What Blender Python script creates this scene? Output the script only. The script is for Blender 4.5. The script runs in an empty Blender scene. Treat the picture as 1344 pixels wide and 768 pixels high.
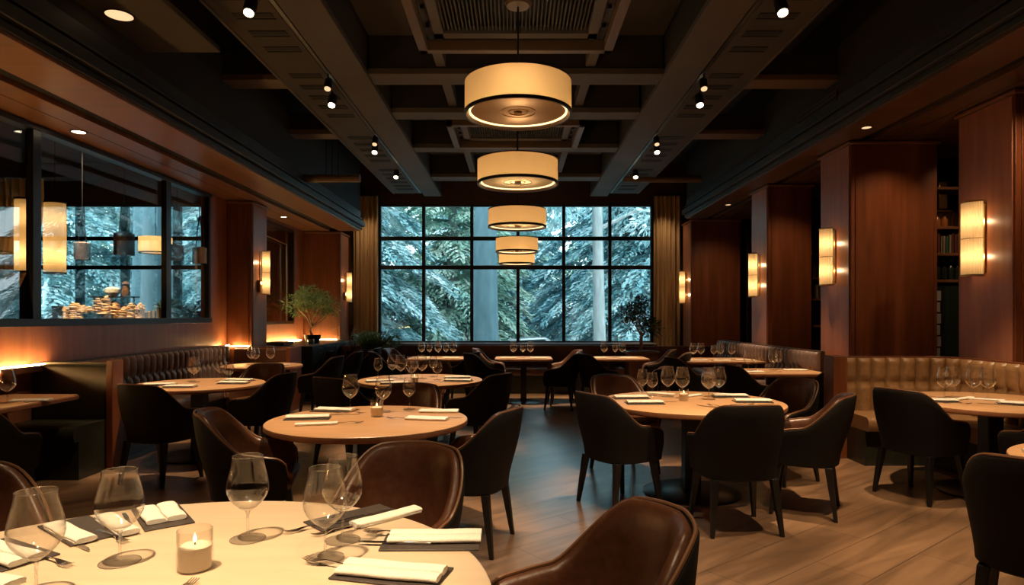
import bpy, math, random
from mathutils import Vector, Matrix
random.seed(7)
PI = math.pi
sc = bpy.context.scene
col = sc.collection
CAM = Vector((0, 0, 1.45)); F = 850.0; VX, VY = 677.0, 415.0

def at(px, py, z):
    """point on the horizontal plane z seen at a pixel of the photograph"""
    d = F * (CAM.z - z) / (py - VY)
    return ((px - VX) * d / F, d, z)

# ------------------------------------------------------------------ materials
def mat(name, color=(.5, .5, .5), rough=.5, metal=0, spec=.5, **kw):
    m = bpy.data.materials.new(name); m.use_nodes = True
    b = m.node_tree.nodes['Principled BSDF']
    b.inputs['Base Color'].default_value = (*color, 1)
    b.inputs['Roughness'].default_value = rough
    b.inputs['Metallic'].default_value = metal
    b.inputs['Specular IOR Level'].default_value = spec
    for k, v in kw.items():
        b.inputs[k.replace('_', ' ')].default_value = v
    return m

def N(m, t, **inp):
    n = m.node_tree.nodes.new(t)
    for k, v in inp.items():
        n.inputs[k].default_value = v
    return n

def L(m, a, b): m.node_tree.links.new(a, b)

def noisy(m, c1, c2, scale=(4, 4, 4), nscale=1.0, detail=4, bump=0.0, rlo=None, rhi=None, dist=0.0, coord='Object'):
    """colour varied by noise, optional bump and roughness variation"""
    b = m.node_tree.nodes['Principled BSDF']
    tc = N(m, 'ShaderNodeTexCoord'); mp = N(m, 'ShaderNodeMapping'); mp.inputs['Scale'].default_value = scale
    L(m, tc.outputs[coord], mp.inputs[0])
    n = N(m, 'ShaderNodeTexNoise'); n.inputs['Scale'].default_value = nscale; n.inputs['Detail'].default_value = detail
    n.inputs['Distortion'].default_value = dist
    L(m, mp.outputs[0], n.inputs['Vector'])
    r = N(m, 'ShaderNodeValToRGB'); r.color_ramp.elements[0].position = .3; r.color_ramp.elements[1].position = .7
    r.color_ramp.elements[0].color = (*c1, 1); r.color_ramp.elements[1].color = (*c2, 1)
    L(m, n.outputs['Fac'], r.inputs[0]); L(m, r.outputs[0], b.inputs['Base Color'])
    if bump:
        bp = N(m, 'ShaderNodeBump'); bp.inputs['Strength'].default_value = bump; bp.inputs['Distance'].default_value = .01
        L(m, n.outputs['Fac'], bp.inputs['Height']); L(m, bp.outputs[0], b.inputs['Normal'])
    if rlo is not None:
        mr = N(m, 'ShaderNodeMapRange'); mr.inputs[3].default_value = rlo; mr.inputs[4].default_value = rhi
        L(m, n.outputs['Fac'], mr.inputs[0]); L(m, mr.outputs[0], b.inputs['Roughness'])
    return m

M = {}
M['wood'] = noisy(mat('mahogany_panel', rough=.38), (.115, .033, .011), (.18, .054, .019), (5, 5, .35), 3, 6, .06, .3, .45, .4)
M['wood2'] = noisy(mat('brown_soffit_wood', rough=.35), (.17, .07, .032), (.25, .105, .05), (.6, 5, 5), 2, 5, .05, .28, .42, .4)
M['woodside'] = noisy(mat('pilaster_wood', rough=.36), (.26, .095, .05), (.36, .14, .075), (4, 4, .35), 3, 6, .05, .3, .42, .4)  # paler brown wood; on the pillar sides it carries painted-in light
M['soffitdark'] = noisy(mat('dark_soffit_wood', rough=.4), (.07, .032, .016), (.11, .05, .024), (.6, 5, 5), 2, 5, .05)
M['darkwood'] = noisy(mat('dark_brown_wood', rough=.45), (.032, .014, .008), (.06, .026, .014), (1, 6, 6), 2, 5, .05)
M['oak'] = noisy(mat('oak_tabletop', rough=.33), (.50, .27, .13), (.62, .36, .19), (1.2, 14, 14), 2, 5, .03, .26, .4, .6)
M['cream_oak'] = noisy(mat('pale_tabletop', rough=.36), (.68, .52, .36), (.74, .58, .41), (1.2, 10, 10), 2, 4, .01, .32, .42, .5)
M['oakedge'] = noisy(mat('tabletop_edge', rough=.4), (.26, .10, .045), (.34, .14, .06), (6, 6, 1), 2, 3)
M['leather'] = noisy(mat('brown_leather', rough=.36), (.085, .032, .016), (.12, .046, .023), (1, 1, 1), 40, 3, .12, .3, .42)
M['tan'] = noisy(mat('tan_leather', rough=.36), (.20, .105, .045), (.27, .145, .065), (1, 1, 1), 25, 3, .12, .3, .45)
M['mauve'] = noisy(mat('taupe_leather', rough=.42), (.15, .095, .08), (.2, .13, .11), (1, 1, 1), 25, 3, .12, .36, .5)
M['black_leather'] = noisy(mat('black_leather', rough=.3), (.016, .017, .011), (.026, .026, .016), (1, 1, 1), 12, 3, .2, .25, .4)
M['fabric'] = noisy(mat('charcoal_fabric', rough=.8, spec=.25), (.009, .0065, .005), (.014, .010, .008), (1, 1, 1), 180, 2, .25)
M['piping'] = mat('tan_piping', (.22, .105, .052), .35)
M['legs'] = mat('black_stained_wood', (.012, .010, .009), .45)
M['black'] = mat('black_metal', (.012, .012, .013), .35, .3)
M['blacksteel'] = mat('dark_steel_base', (.03, .03, .034), .28, .7)
M['brass'] = mat('brass', (.55, .33, .13), .3, 1)
M['bronze'] = mat('dark_bronze', (.06, .032, .018), .35, .8)
M['bellmetal'] = mat('brown_spun_metal', (.20, .13, .09), .45, .3)
M['steel'] = mat('cutlery_steel', (.62, .58, .54), .22, 1)
M['linen'] = noisy(mat('white_linen', rough=.85, spec=.2), (.74, .70, .62), (.82, .78, .70), (1, 1, 1), 220, 2, .15)
M['mat'] = noisy(mat('dark_placemat', rough=.55), (.045, .034, .03), (.065, .05, .045), (1, 1, 1), 90, 2, .1)
M['wax'] = mat('candle_wax', (.92, .78, .62), .5, Subsurface_Weight=.0)
M['ceiling'] = noisy(mat('black_ceiling_paint', rough=.8), (.010, .009, .009), (.016, .014, .013), (1, 1, 1), 1.2, 3)
M['beam'] = noisy(mat('beam_paint', rough=.7), (.060, .050, .044), (.082, .068, .06), (1, 1, 1), 1.5, 4)
M['panel'] = noisy(mat('ceiling_panel_paint', rough=.75), (.035, .029, .022), (.048, .038, .028), (1, 1, 1), 1.2, 3)
M['slot'] = mat('slot_black', (.005, .005, .005), .8)
M['fascia'] = noisy(mat('fascia_paint', rough=.55), (.018, .019, .022), (.026, .027, .031), (1, 1, 1), 1, 3)
M['duct'] = mat('duct_paint', (.12, .075, .04), .5, .2)
M['curtain'] = noisy(mat('gold_curtain', rough=.9, spec=.1), (.38, .25, .13), (.48, .33, .18), (40, 40, 1), 1, 3, .1)
M['sill'] = mat('pale_sill', (.55, .55, .55), .4)
M['mullion'] = mat('mullion_black', (.012, .014, .016), .4)
M['terracotta'] = noisy(mat('planter_wood', rough=.45), (.12, .05, .022), (.17, .07, .032), (3, 3, 12), 2, 3)
M['soil'] = mat('soil', (.02, .014, .01), .9)
M['bark'] = noisy(mat('pale_twig_bark', rough=.7), (.35, .22, .12), (.48, .32, .18), (10, 10, 3), 3, 3, .3)
M['leaf'] = noisy(mat('dark_green_leaf', rough=.45), (.02, .05, .018), (.05, .11, .04), (1, 1, 1), 30, 2)
M['leaf2'] = noisy(mat('fresh_green_leaf', rough=.45), (.10, .24, .08), (.24, .42, .18), (1, 1, 1), 30, 2)
M['bottle'] = mat('dark_bottle_glass', (.02, .03, .02), .08, spec=.8)
M['amber'] = mat('amber_liquor', (.35, .12, .03), .1, spec=.8)
M['paper'] = mat('page_paper', (.5, .44, .36), .8)
M['bread'] = noisy(mat('golden_crust', rough=.6), (.42, .24, .11), (.72, .50, .28), (1, 1, 1), 25, 4, .4)
M['ceramic'] = mat('white_ceramic', (.75, .72, .62), .25)
M['snowbark'] = noisy(mat('grey_trunk', rough=.9), (.09, .17, .20), (.15, .26, .30), (2, 2, .6), 2, 5, .5)
M['palebark'] = noisy(mat('pale_trunk', rough=.9), (.30, .34, .34), (.50, .54, .53), (3, 3, .8), 2, 5, .5)
M['carpaint'] = mat('silver_car_paint', (.45, .5, .52), .2, .4)
M['carglass'] = mat('car_window', (.03, .05, .055), .08)
M['tyre'] = mat('tyre', (.015, .015, .015), .8)
M['ground'] = noisy(mat('pale_gravel', rough=.9), (.22, .28, .27), (.40, .46, .45), (1, 1, 1), 3, 5)

def leafmat(name, dark, mid, pale, scale):
    m = bpy.data.materials.new(name); m.use_nodes = True
    b = m.node_tree.nodes['Principled BSDF']; b.inputs['Roughness'].default_value = .8
    tc = N(m, 'ShaderNodeTexCoord'); n = N(m, 'ShaderNodeTexNoise'); n.inputs['Scale'].default_value = scale; n.inputs['Detail'].default_value = 6
    L(m, tc.outputs['Object'], n.inputs['Vector'])
    r = N(m, 'ShaderNodeValToRGB'); e = r.color_ramp.elements
    e[0].position = .33; e[0].color = (*dark, 1); e[1].position = .68; e[1].color = (*pale, 1)
    x = r.color_ramp.elements.new(.5); x.color = (*mid, 1)
    L(m, n.outputs['Fac'], r.inputs[0]); L(m, r.outputs[0], b.inputs['Base Color'])
    return m
M['frost'] = leafmat('frosted_needles', (.17, .40, .44), (.44, .69, .72), (.90, .99, .99), 1.1)
M['frost2'] = leafmat('blue_needles', (.12, .33, .40), (.32, .58, .65), (.78, .94, .97), 1.0)
M['frost3'] = leafmat('sage_leaves', (.26, .48, .42), (.52, .74, .62), (.94, 1.0, .90), .9)

def glassmat(name, tint=(1, 1, 1), gloss=1.0, rough=0.0, ior=1.45):
    m = bpy.data.materials.new(name); m.use_nodes = True; nt = m.node_tree
    nt.nodes.remove(nt.nodes['Principled BSDF']); out = nt.nodes['Material Output']
    t = N(m, 'ShaderNodeBsdfTransparent'); t.inputs[0].default_value = (*tint, 1)
    g = N(m, 'ShaderNodeBsdfGlossy'); g.inputs['Roughness'].default_value = rough; g.inputs[0].default_value = (gloss, gloss, gloss, 1)
    lw = N(m, 'ShaderNodeLayerWeight'); lw.inputs[0].default_value = .5      # facing: the same from both sides of the wall
    pw = N(m, 'ShaderNodeMath'); pw.operation = 'POWER'; pw.inputs[1].default_value = 3.0; L(m, lw.outputs['Facing'], pw.inputs[0])
    fr = N(m, 'ShaderNodeMath'); fr.operation = 'MULTIPLY_ADD'; fr.inputs[1].default_value = .75 * (ior - 1) / .5; fr.inputs[2].default_value = ((ior - 1) / (ior + 1)) ** 2; L(m, pw.outputs[0], fr.inputs[0])
    mx = N(m, 'ShaderNodeMixShader'); L(m, fr.outputs[0], mx.inputs[0]); L(m, t.outputs[0], mx.inputs[1]); L(m, g.outputs[0], mx.inputs[2])
    L(m, mx.outputs[0], out.inputs['Surface'])
    return m
M['glass'] = glassmat('wine_glass_crystal', (.99, .985, .975), 1, .05, 1.62)
M['glassrim'] = glassmat('polished_glass_rim', (.98, .97, .95), 1, .10, 3.2)
def solid_glass(name):
    m = bpy.data.materials.new(name); m.use_nodes = True; nt = m.node_tree
    nt.nodes.remove(nt.nodes['Principled BSDF'])
    g = N(m, 'ShaderNodeBsdfGlass'); g.inputs['IOR'].default_value = 1.5; g.inputs['Roughness'].default_value = .03
    t = N(m, 'ShaderNodeBsdfTransparent'); mx = N(m, 'ShaderNodeMixShader'); mx.inputs[0].default_value = .25
    L(m, t.outputs[0], mx.inputs[1]); L(m, g.outputs[0], mx.inputs[2]); L(m, mx.outputs[0], nt.nodes['Material Output'].inputs['Surface'])
    return m
M['glassstem'] = solid_glass('crystal_stem')
M['pane'] = glassmat('window_pane', (.96, .98, .98), 1, .0, 1.35)
M['partition_pane'] = glassmat('partition_pane', (.92, .95, .95), 1, .0, 1.45)
M['candleglass'] = glassmat('candle_glass', (.98, .97, .95), 1, .03, 1.5)

def shademat(name, c, trans=.6):
    m = bpy.data.materials.new(name); m.use_nodes = True; nt = m.node_tree
    nt.nodes.remove(nt.nodes['Principled BSDF']); out = nt.nodes['Material Output']
    t = N(m, 'ShaderNodeBsdfTranslucent'); t.inputs[0].default_value = (*c, 1)
    d = N(m, 'ShaderNodeBsdfDiffuse'); d.inputs[0].default_value = (*c, 1)
    mx = N(m, 'ShaderNodeMixShader'); mx.inputs[0].default_value = 1 - trans
    L(m, t.outputs[0], mx.inputs[1]); L(m, d.outputs[0], mx.inputs[2]); L(m, mx.outputs[0], out.inputs['Surface'])
    return m
M['shade'] = shademat('amber_fabric_shade', (.95, .64, .32), .65)
M['diffuser'] = shademat('smoked_diffuser', (.42, .27, .16), .5)
M['diffuser2'] = shademat('cream_diffuser', (.9, .7, .42), .6)
M['sconce'] = shademat('ribbed_parchment_shade', (.92, .74, .46), .6)

def emis(name, c, s):
    m = bpy.data.materials.new(name); m.use_nodes = True; nt = m.node_tree
    nt.nodes.remove(nt.nodes['Principled BSDF'])
    e = N(m, 'ShaderNodeEmission'); e.inputs[0].default_value = (*c, 1); e.inputs[1].default_value = s
    L(m, e.outputs[0], nt.nodes['Material Output'].inputs['Surface']); return m
M['led'] = emis('led_strip', (1, .60, .20), 110.0)
M['ledring'] = emis('led_ring', (1, .72, .36), 2.2)
M['lamp_face'] = emis('lamp_face', (1, .80, .52), 9)
M['dim_face'] = emis('dim_lamp_face', (1, .62, .32), 1.2)
M['flame'] = emis('flame', (1, .75, .35), 6)

# floor
def floor_material():
    m = mat('polished_floor', rough=.3, spec=1.0, Coat_Weight=1.0, Coat_Roughness=.26, Coat_IOR=1.9); b = m.node_tree.nodes['Principled BSDF']
    tc = N(m, 'ShaderNodeTexCoord'); mp = N(m, 'ShaderNodeMapping')
    mp.inputs['Rotation'].default_value = (0, 0, math.radians(-38))
    L(m, tc.outputs['Object'], mp.inputs[0])
    br = N(m, 'ShaderNodeTexBrick'); br.inputs['Scale'].default_value = 1
    br.inputs['Brick Width'].default_value = 1.25; br.inputs['Row Height'].default_value = .32
    br.inputs['Mortar Size'].default_value = .003; br.inputs['Mortar Smooth'].default_value = .6
    br.inputs['Color1'].default_value = (.33, .185, .10, 1); br.inputs['Color2'].default_value = (.42, .24, .135, 1)
    br.inputs['Mortar'].default_value = (.085, .05, .03, 1)
    L(m, mp.outputs[0], br.inputs['Vector'])
    mp2 = N(m, 'ShaderNodeMapping'); mp2.inputs['Scale'].default_value = (.7, 5, 1); L(m, mp.outputs[0], mp2.inputs[0])
    n = N(m, 'ShaderNodeTexNoise'); n.inputs['Scale'].default_value = 1.3; n.inputs['Detail'].default_value = 7; n.inputs['Distortion'].default_value = 1.2
    L(m, mp2.outputs[0], n.inputs['Vector'])
    mr = N(m, 'ShaderNodeMapRange'); mr.inputs[1].default_value = .3; mr.inputs[2].default_value = .7; mr.inputs[3].default_value = .6; mr.inputs[4].default_value = 1.3
    L(m, n.outputs['Fac'], mr.inputs[0])
    mx = N(m, 'ShaderNodeMix'); mx.data_type = 'RGBA'; mx.blend_type = 'MULTIPLY'; mx.inputs[0].default_value = 1
    L(m, br.outputs['Color'], mx.inputs[6]); L(m, mr.outputs[0], mx.inputs[7]); L(m, mx.outputs[2], b.inputs['Base Color'])
    r2 = N(m, 'ShaderNodeMapRange'); r2.inputs[3].default_value = .24; r2.inputs[4].default_value = .40
    L(m, n.outputs['Fac'], r2.inputs[0]); L(m, r2.outputs[0], b.inputs['Roughness'])
    bp = N(m, 'ShaderNodeBump'); bp.inputs['Strength'].default_value = .25; bp.inputs['Distance'].default_value = .004
    inv = N(m, 'ShaderNodeMath'); inv.operation = 'MULTIPLY_ADD'; inv.inputs[1].default_value = -1; L(m, br.outputs['Fac'], inv.inputs[0]); L(m, n.outputs['Fac'], inv.inputs[2])
    L(m, inv.outputs[0], bp.inputs['Height']); L(m, bp.outputs[0], b.inputs['Normal'])
    return m
M['floor'] = floor_material()

# ------------------------------------------------------------------ mesh builder
class MB:
    def __init__(s): s.v = []; s.f = []
    def add(s, vs, fs, mtx=None):
        o = len(s.v)
        s.v += [tuple(mtx @ Vector(p)) if mtx is not None else tuple(p) for p in vs]
        s.f += [tuple(i + o for i in f) for f in fs]; return s
    def box(s, x0, x1, y0, y1, z0, z1, mtx=None):
        v = [(x, y, z) for z in (z0, z1) for y in (y0, y1) for x in (x0, x1)]
        return s.add(v, [(0, 2, 3, 1), (4, 5, 7, 6), (0, 1, 5, 4), (2, 6, 7, 3), (0, 4, 6, 2), (1, 3, 7, 5)], mtx)
    def lathe(s, prof, seg=32, mtx=None, closed=False, a0=0, a1=2 * PI):
        full = abs(a1 - a0 - 2 * PI) < 1e-6
        n = seg if full else seg + 1
        v = []; f = []
        for i in range(n):
            a = a0 + (a1 - a0) * i / seg; c, sn = math.cos(a), math.sin(a)
            v += [(r * c, r * sn, z) for r, z in prof]
        k = len(prof)
        for i in range(seg):
            j = (i + 1) % n
            for q in range(k if closed else k - 1):
                w = (q + 1) % k
                f.append((i * k + q, j * k + q, j * k + w, i * k + w))
        if not closed and full:
            if prof[0][0] > 1e-6: f.append(tuple(i * k for i in range(n))[::-1])
            if prof[-1][0] > 1e-6: f.append(tuple(i * k + k - 1 for i in range(n)))
        return s.add(v, f, mtx)
    def cut(s):
        """drop the end caps of a lathe: a thin sheet of shade fabric"""
        s.f = [f for f in s.f if len(f) <= 4]; return s
    def tube(s, pts, rad, seg=8, caps=True):
        pts = [Vector(p) for p in pts]; n = len(pts)
        rs = rad if isinstance(rad, (list, tuple)) else [rad] * n
        v = []; f = []; u = None
        for i, p in enumerate(pts):
            t = (pts[min(i + 1, n - 1)] - pts[max(i - 1, 0)])
            t = t.normalized() if t.length > 1e-9 else Vector((0, 0, 1))
            if u is None:
                u = t.cross(Vector((0, 0, 1)))
                if u.length < 1e-3: u = Vector((1, 0, 0))
            u = (u - t * u.dot(t)); u = u.normalized() if u.length > 1e-6 else t.orthogonal().normalized()
            w = t.cross(u)
            for k in range(seg):
                a = 2 * PI * k / seg; v.append(p + (u * math.cos(a) + w * math.sin(a)) * rs[i])
        for i in range(n - 1):
            for k in range(seg):
                l = (k + 1) % seg; f.append((i * seg + k, i * seg + l, (i + 1) * seg + l, (i + 1) * seg + k))
        if caps: f += [tuple(range(seg))[::-1], tuple((n - 1) * seg + k for k in range(seg))]
        return s.add(v, f)
    def rings(s, rings, close=True, caps=True):
        """sweep: list of rings (each a list of points); loop around each ring"""
        k = len(rings[0]); v = [p for r in rings for p in r]; f = []
        for i in range(len(rings) - 1):
            for q in range(k if close else k - 1):
                w = (q + 1) % k; f.append((i * k + q, i * k + w, (i + 1) * k + w, (i + 1) * k + q))
        if caps: f += [tuple(range(k))[::-1], tuple((len(rings) - 1) * k + q for q in range(k))]
        return s.add(v, f)
    def build(s, name, material, parent=None, smooth=40, bevel=0, seg=2, loc=None, rotz=0):
        me = bpy.data.meshes.new(name); me.from_pydata([tuple(p) for p in s.v], [], s.f); me.validate(); me.update()
        me.materials.append(M[material] if isinstance(material, str) else material)
        if smooth:
            me.polygons.foreach_set('use_smooth', [True] * len(me.polygons))
            me.set_sharp_from_angle(angle=math.radians(smooth))
        o = bpy.data.objects.new(name, me); col.objects.link(o)
        if parent: o.parent = parent
        if loc is not None: o.location = loc
        if rotz: o.rotation_euler[2] = rotz
        if bevel:
            b = o.modifiers.new('bevel', 'BEVEL'); b.width = bevel; b.segments = seg; b.limit_method = 'ANGLE'; b.angle_limit = math.radians(40)
        return o

def recalc(o):
    import bmesh
    bm = bmesh.new(); bm.from_mesh(o.data); bmesh.ops.recalc_face_normals(bm, faces=bm.faces); bm.to_mesh(o.data); bm.free(); return o

def tag(o, label, cat, group=None, kind=None):
    o['label'] = label; o['category'] = cat
    if group: o['group'] = group
    if kind: o['kind'] = kind
    return o
def empty(name, loc=(0, 0, 0), rz=0):
    o = bpy.data.objects.new(name, None); o.empty_display_size = .1; col.objects.link(o); o.location = loc; o.rotation_euler = (0, 0, rz); return o
def struct(name, mb, material, label, cat, bevel=0, smooth=30):
    o = mb.build(name, material, smooth=smooth, bevel=bevel); o['kind'] = 'structure'; o['label'] = label; o['category'] = cat; return o
def kids(o): return [c for c in bpy.data.objects if c.parent == o]
def copy_tree(o, parent=None):
    c = o.copy(); col.objects.link(c)
    if parent: c.parent = parent
    for ch in kids(o): copy_tree(ch, c)
    return c
def place(proto, used, name_key, loc, rz, label, cat, group):
    """first use moves the prototype itself, later uses copy it"""
    o = proto if name_key not in used else copy_tree(proto)
    used.add(name_key)
    o.location = loc; o.rotation_euler = (0, 0, rz)
    tag(o, label, cat, group); return o
used = set()

# ------------------------------------------------------------------ room shell
XR, XL = 6.2, -11.5
YF, YB = 15.0, -4.0
struct('floor', MB().box(XL, XR, YB, YF, -.2, 0), 'floor', 'polished brown stone plank floor of the dining room', 'floor', smooth=0)
struct('ceiling', MB().box(XL, XR, YB, YF + .2, 5.0, 5.1), 'ceiling', 'black painted ceiling high above the beams', 'ceiling', smooth=0)

# window wall, with openings for the main window and the bar-room window
W0, W1, WZ0, WZ1 = -3.19, 3.19, .83, 4.04
A0, A1 = -11.2, -5.36
wf = MB()
wf.box(XL, XR, YF, YF + .2, -.2, WZ0); wf.box(XL, XR, YF, YF + .2, WZ1, 5.0)
wf.box(A1, W0, YF, YF + .2, WZ0, WZ1); wf.box(W1, XR, YF, YF + .2, WZ0, WZ1); wf.box(XL, A0, YF, YF + .2, WZ0, WZ1)
struct('wall_front', wf, 'darkwood', 'dark brown wall around the tall gridded windows', 'wall')
struct('wall_right', MB().box(XR, XR + .15, YB, YF, 0, 5.0), 'darkwood', 'dark wall behind the wood pillars on the bookshelf side', 'wall')
struct('wall_back', MB().box(XL, XR, YB - .15, YB, 0, 5.0), 'darkwood', 'dark wall at the near end of the room', 'wall')
struct('wall_outer', MB().box(XL - .15, XL, YB, YF, 0, 5.0), 'darkwood', 'dark far wall of the bar room', 'wall')

def window(idx, x0, x1, z0, z1, xs, zs, w, label):
    root = empty('window_%d' % idx, (0, 0, 0)); root['kind'] = 'structure'; root['label'] = label; root['category'] = 'window'
    g = MB()
    g.box(x0, x1, YF + .0, YF + .09, z0, z0 + .045); g.box(x0, x1, YF, YF + .09, z1 - .05, z1)
    for x in xs: g.box(x - w / 2, x + w / 2, YF - .01, YF + .09, z0, z1)
    for z in zs: g.box(x0, x1, YF - .005, YF + .085, z - .045, z + .045)
    g.build('window_frame', 'mullion', root, bevel=.006)
    MB().box(x0, x1, YF + .035, YF + .045, z0, z1).build('window_pane', 'pane', root, smooth=0)
    MB().box(x0 - .05, x1 + .05, YF - .16, YF + .02, z0 - .035, z0 + .005).build('window_sill', 'sill', root, bevel=.006)
    return root
wx = [W0 + .03, -2.135, -1.02, .05, 1.112, 2.18, W1 - .03]
window(1, W0, W1, WZ0, WZ1, wx, [2.58, 3.25], .075, 'tall black gridded window looking onto frosted conifers')
window(2, A0, A1, WZ0, WZ1, [-11.16, -10.12, -9.07, -7.85, -6.75, -5.72, A1 - .03], [2.58, 3.25], .17, 'black gridded window of the bar room seen through the glazed partition')

# left wall with two openings
XW = -4.6
PT = 3.29   # underside of the left soffit
G0, G1, GZ0, GZ1 = 2.5, 9.75, 1.38, 3.27
O0, O1, OZ0, OZ1 = 11.15, 13.35, 1.32, 3.2
wl = MB()
wl.box(XW - .14, XW, YB, G0, 0, 5); wl.box(XW - .14, XW, G0, G1, 0, GZ0); wl.box(XW - .14, XW, G0, G1, GZ1, 5)
wl.box(XW - .14, XW, G1, O0, 0, 5); wl.box(XW - .14, XW, O0, O1, 0, OZ0); wl.box(XW - .14, XW, O0, O1, OZ1, 5); wl.box(XW - .14, XW, O1, YF, 0, 5)
struct('wall_left', wl, 'woodside', 'dark wood wall that carries the glazed partition', 'wall')

pt = empty('glazed_partition'); pt['kind'] = 'structure'; pt['label'] = 'black framed glass partition between dining room and bar room'; pt['category'] = 'partition'
g = MB()
g.box(XW - .1, XW + .03, G0, G1, GZ0 - .03, GZ0 + .045); g.box(XW - .1, XW + .03, G0, G1, GZ1 - .04, GZ1 + .01)
for y, w in ((6.2, .11), (8.55, .12), (9.7, .06), (3.9, .1)): g.box(XW - .05, XW + .02, y - w / 2, y + w / 2, GZ0, GZ1)
g.build('partition_frame', 'black', pt, bevel=.004)
MB().box(XW - .045, XW - .035, G0, G1, GZ0, GZ1).build('partition_pane', 'partition_pane', pt, smooth=0)
p2 = empty('internal_window'); p2['kind'] = 'structure'; p2['label'] = 'smaller brass edged internal window between the pilasters'; p2['category'] = 'window'
g = MB()
g.box(XW - .08, XW + .03, O0, O1, OZ0 - .03, OZ0 + .03); g.box(XW - .08, XW + .03, O0, O1, OZ1 - .03, OZ1 + .03)
g.box(XW - .08, XW + .03, O0 - .03, O0 + .03, OZ0, OZ1); g.box(XW - .08, XW + .03, O1 - .03, O1 + .03, OZ0, OZ1)
g.build('internal_window_frame', 'bronze', p2, bevel=.004)
MB().box(XW - .045, XW - .035, O0, O1, OZ0, OZ1).build('internal_window_pane', 'partition_pane', p2, smooth=0)
g = MB(); g.tube([(XW + .02, 11.3, 2.95), (XW + .02, 12.95, 2.88), (XW + .02, 12.95, 1.36)], .012, 6)
g.build('brass_edge', 'brass', p2)

# soffits --------------------------------------------------------
def soffit(side, xin, xg0, xg1, xout, zs, y0, y1, name, board='wood2'):
    s = side
    def bx(mb, a, b, *r):
        a, b = sorted((s * a, s * b)); return mb.box(a, b, *r)
    root = empty(name); root['kind'] = 'structure'; root['category'] = 'soffit'
    m = MB(); bx(m, xg1, xout, y0, y1, zs, zs + .06); m.build('outer_board', board, root, bevel=.004)
    m = MB(); bx(m, xg0 - .02, xg1 + .02, y0, y1, zs + .05, zs + .09); m.build('groove', 'slot', root)
    m = MB(); bx(m, xin, xg0, y0, y1, zs, zs + .06); m.build('inner_board', board, root, bevel=.004)
    m = MB(); bx(m, xin - .02, xin + .04, y0, y1 + .05, zs + .03, zs + .09); bx(m, xin - .07, xin + .02, y0, y1 + .1, zs + .1, zs + .2)
    bx(m, xin + .0, xin + .06, y0, y1, zs + .06, zs + .42)
    bx(m, xin - .04, xin + .02, y0, y1 + .05, zs + .24, zs + .27)
    m.build('fascia', 'fascia', root, bevel=.006)
    m = MB(); bx(m, xin + .01, xin + .07, y0, y1, zs + .42, 4.99); bx(m, xin + .01, xout, y1 - .05, y1, zs + .08, 4.99); m.build('dark_space_sheet', 'ceiling', root)  # black sheet stands in for the dark open space above the fascia
    m = MB(); bx(m, xg1 + .25, xg1 + .256, y0, y1, zs - .0015, zs + .001)
    m.build('board_joint', 'slot', root)
    return root
r = soffit(-1, 3.35, 3.83, 4.02, 4.62, PT, YB, 14.0, 'trim_1'); r['label'] = 'brown wood soffit with a dark groove over the glazed partition'
PR = 3.55
r = soffit(1, 3.68, 4.10, 4.25, XR, PR, YB, 14.0, 'trim_2', 'soffitdark'); r['label'] = 'brown wood soffit with a dark groove over the bookshelf pillars'

# pillars --------------------------------------------------------
def pillar(name, x0, x1, y0, y1, ztop, label):
    """body with raised stiles; the aisle-facing side is paler, daylight and sconce glow put into its colour"""
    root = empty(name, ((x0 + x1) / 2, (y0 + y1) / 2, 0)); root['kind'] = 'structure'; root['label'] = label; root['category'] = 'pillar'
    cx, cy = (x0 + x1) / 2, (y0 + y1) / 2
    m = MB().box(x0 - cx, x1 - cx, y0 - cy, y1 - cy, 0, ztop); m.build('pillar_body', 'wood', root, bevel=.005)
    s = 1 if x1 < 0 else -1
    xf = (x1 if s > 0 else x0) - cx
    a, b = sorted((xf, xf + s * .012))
    MB().box(a, b, y0 - cy + .03, y1 - cy - .03, .12, ztop - .06).build('lit_side', 'woodside', root, bevel=.003)
    m = MB(); m.box(x0 - cx + .05, x1 - cx - .05, y0 - cy - .012, y0 - cy, .12, ztop - .06); m.build('front_panel', 'wood', root, bevel=.004)
    m = MB(); a, b = x0 - cx, x1 - cx
    m.box(a - .03, b + .03, y0 - cy - .03, y1 - cy + .03, ztop - .05, ztop - .02); m.build('cornice_band', 'wood2', root, bevel=.004)
    return root
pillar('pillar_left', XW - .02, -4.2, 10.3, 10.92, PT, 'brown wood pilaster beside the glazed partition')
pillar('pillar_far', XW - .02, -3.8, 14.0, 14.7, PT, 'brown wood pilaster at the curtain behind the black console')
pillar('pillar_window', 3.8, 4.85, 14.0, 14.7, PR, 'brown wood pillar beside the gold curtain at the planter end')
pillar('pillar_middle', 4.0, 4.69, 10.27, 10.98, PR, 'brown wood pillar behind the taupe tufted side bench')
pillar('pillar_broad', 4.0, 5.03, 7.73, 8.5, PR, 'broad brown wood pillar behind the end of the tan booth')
pillar('pillar_near', 4.6, 6.1, 5.96, 6.73, PR, 'brown wood pillar behind the tan booth with the large sconce')

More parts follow.
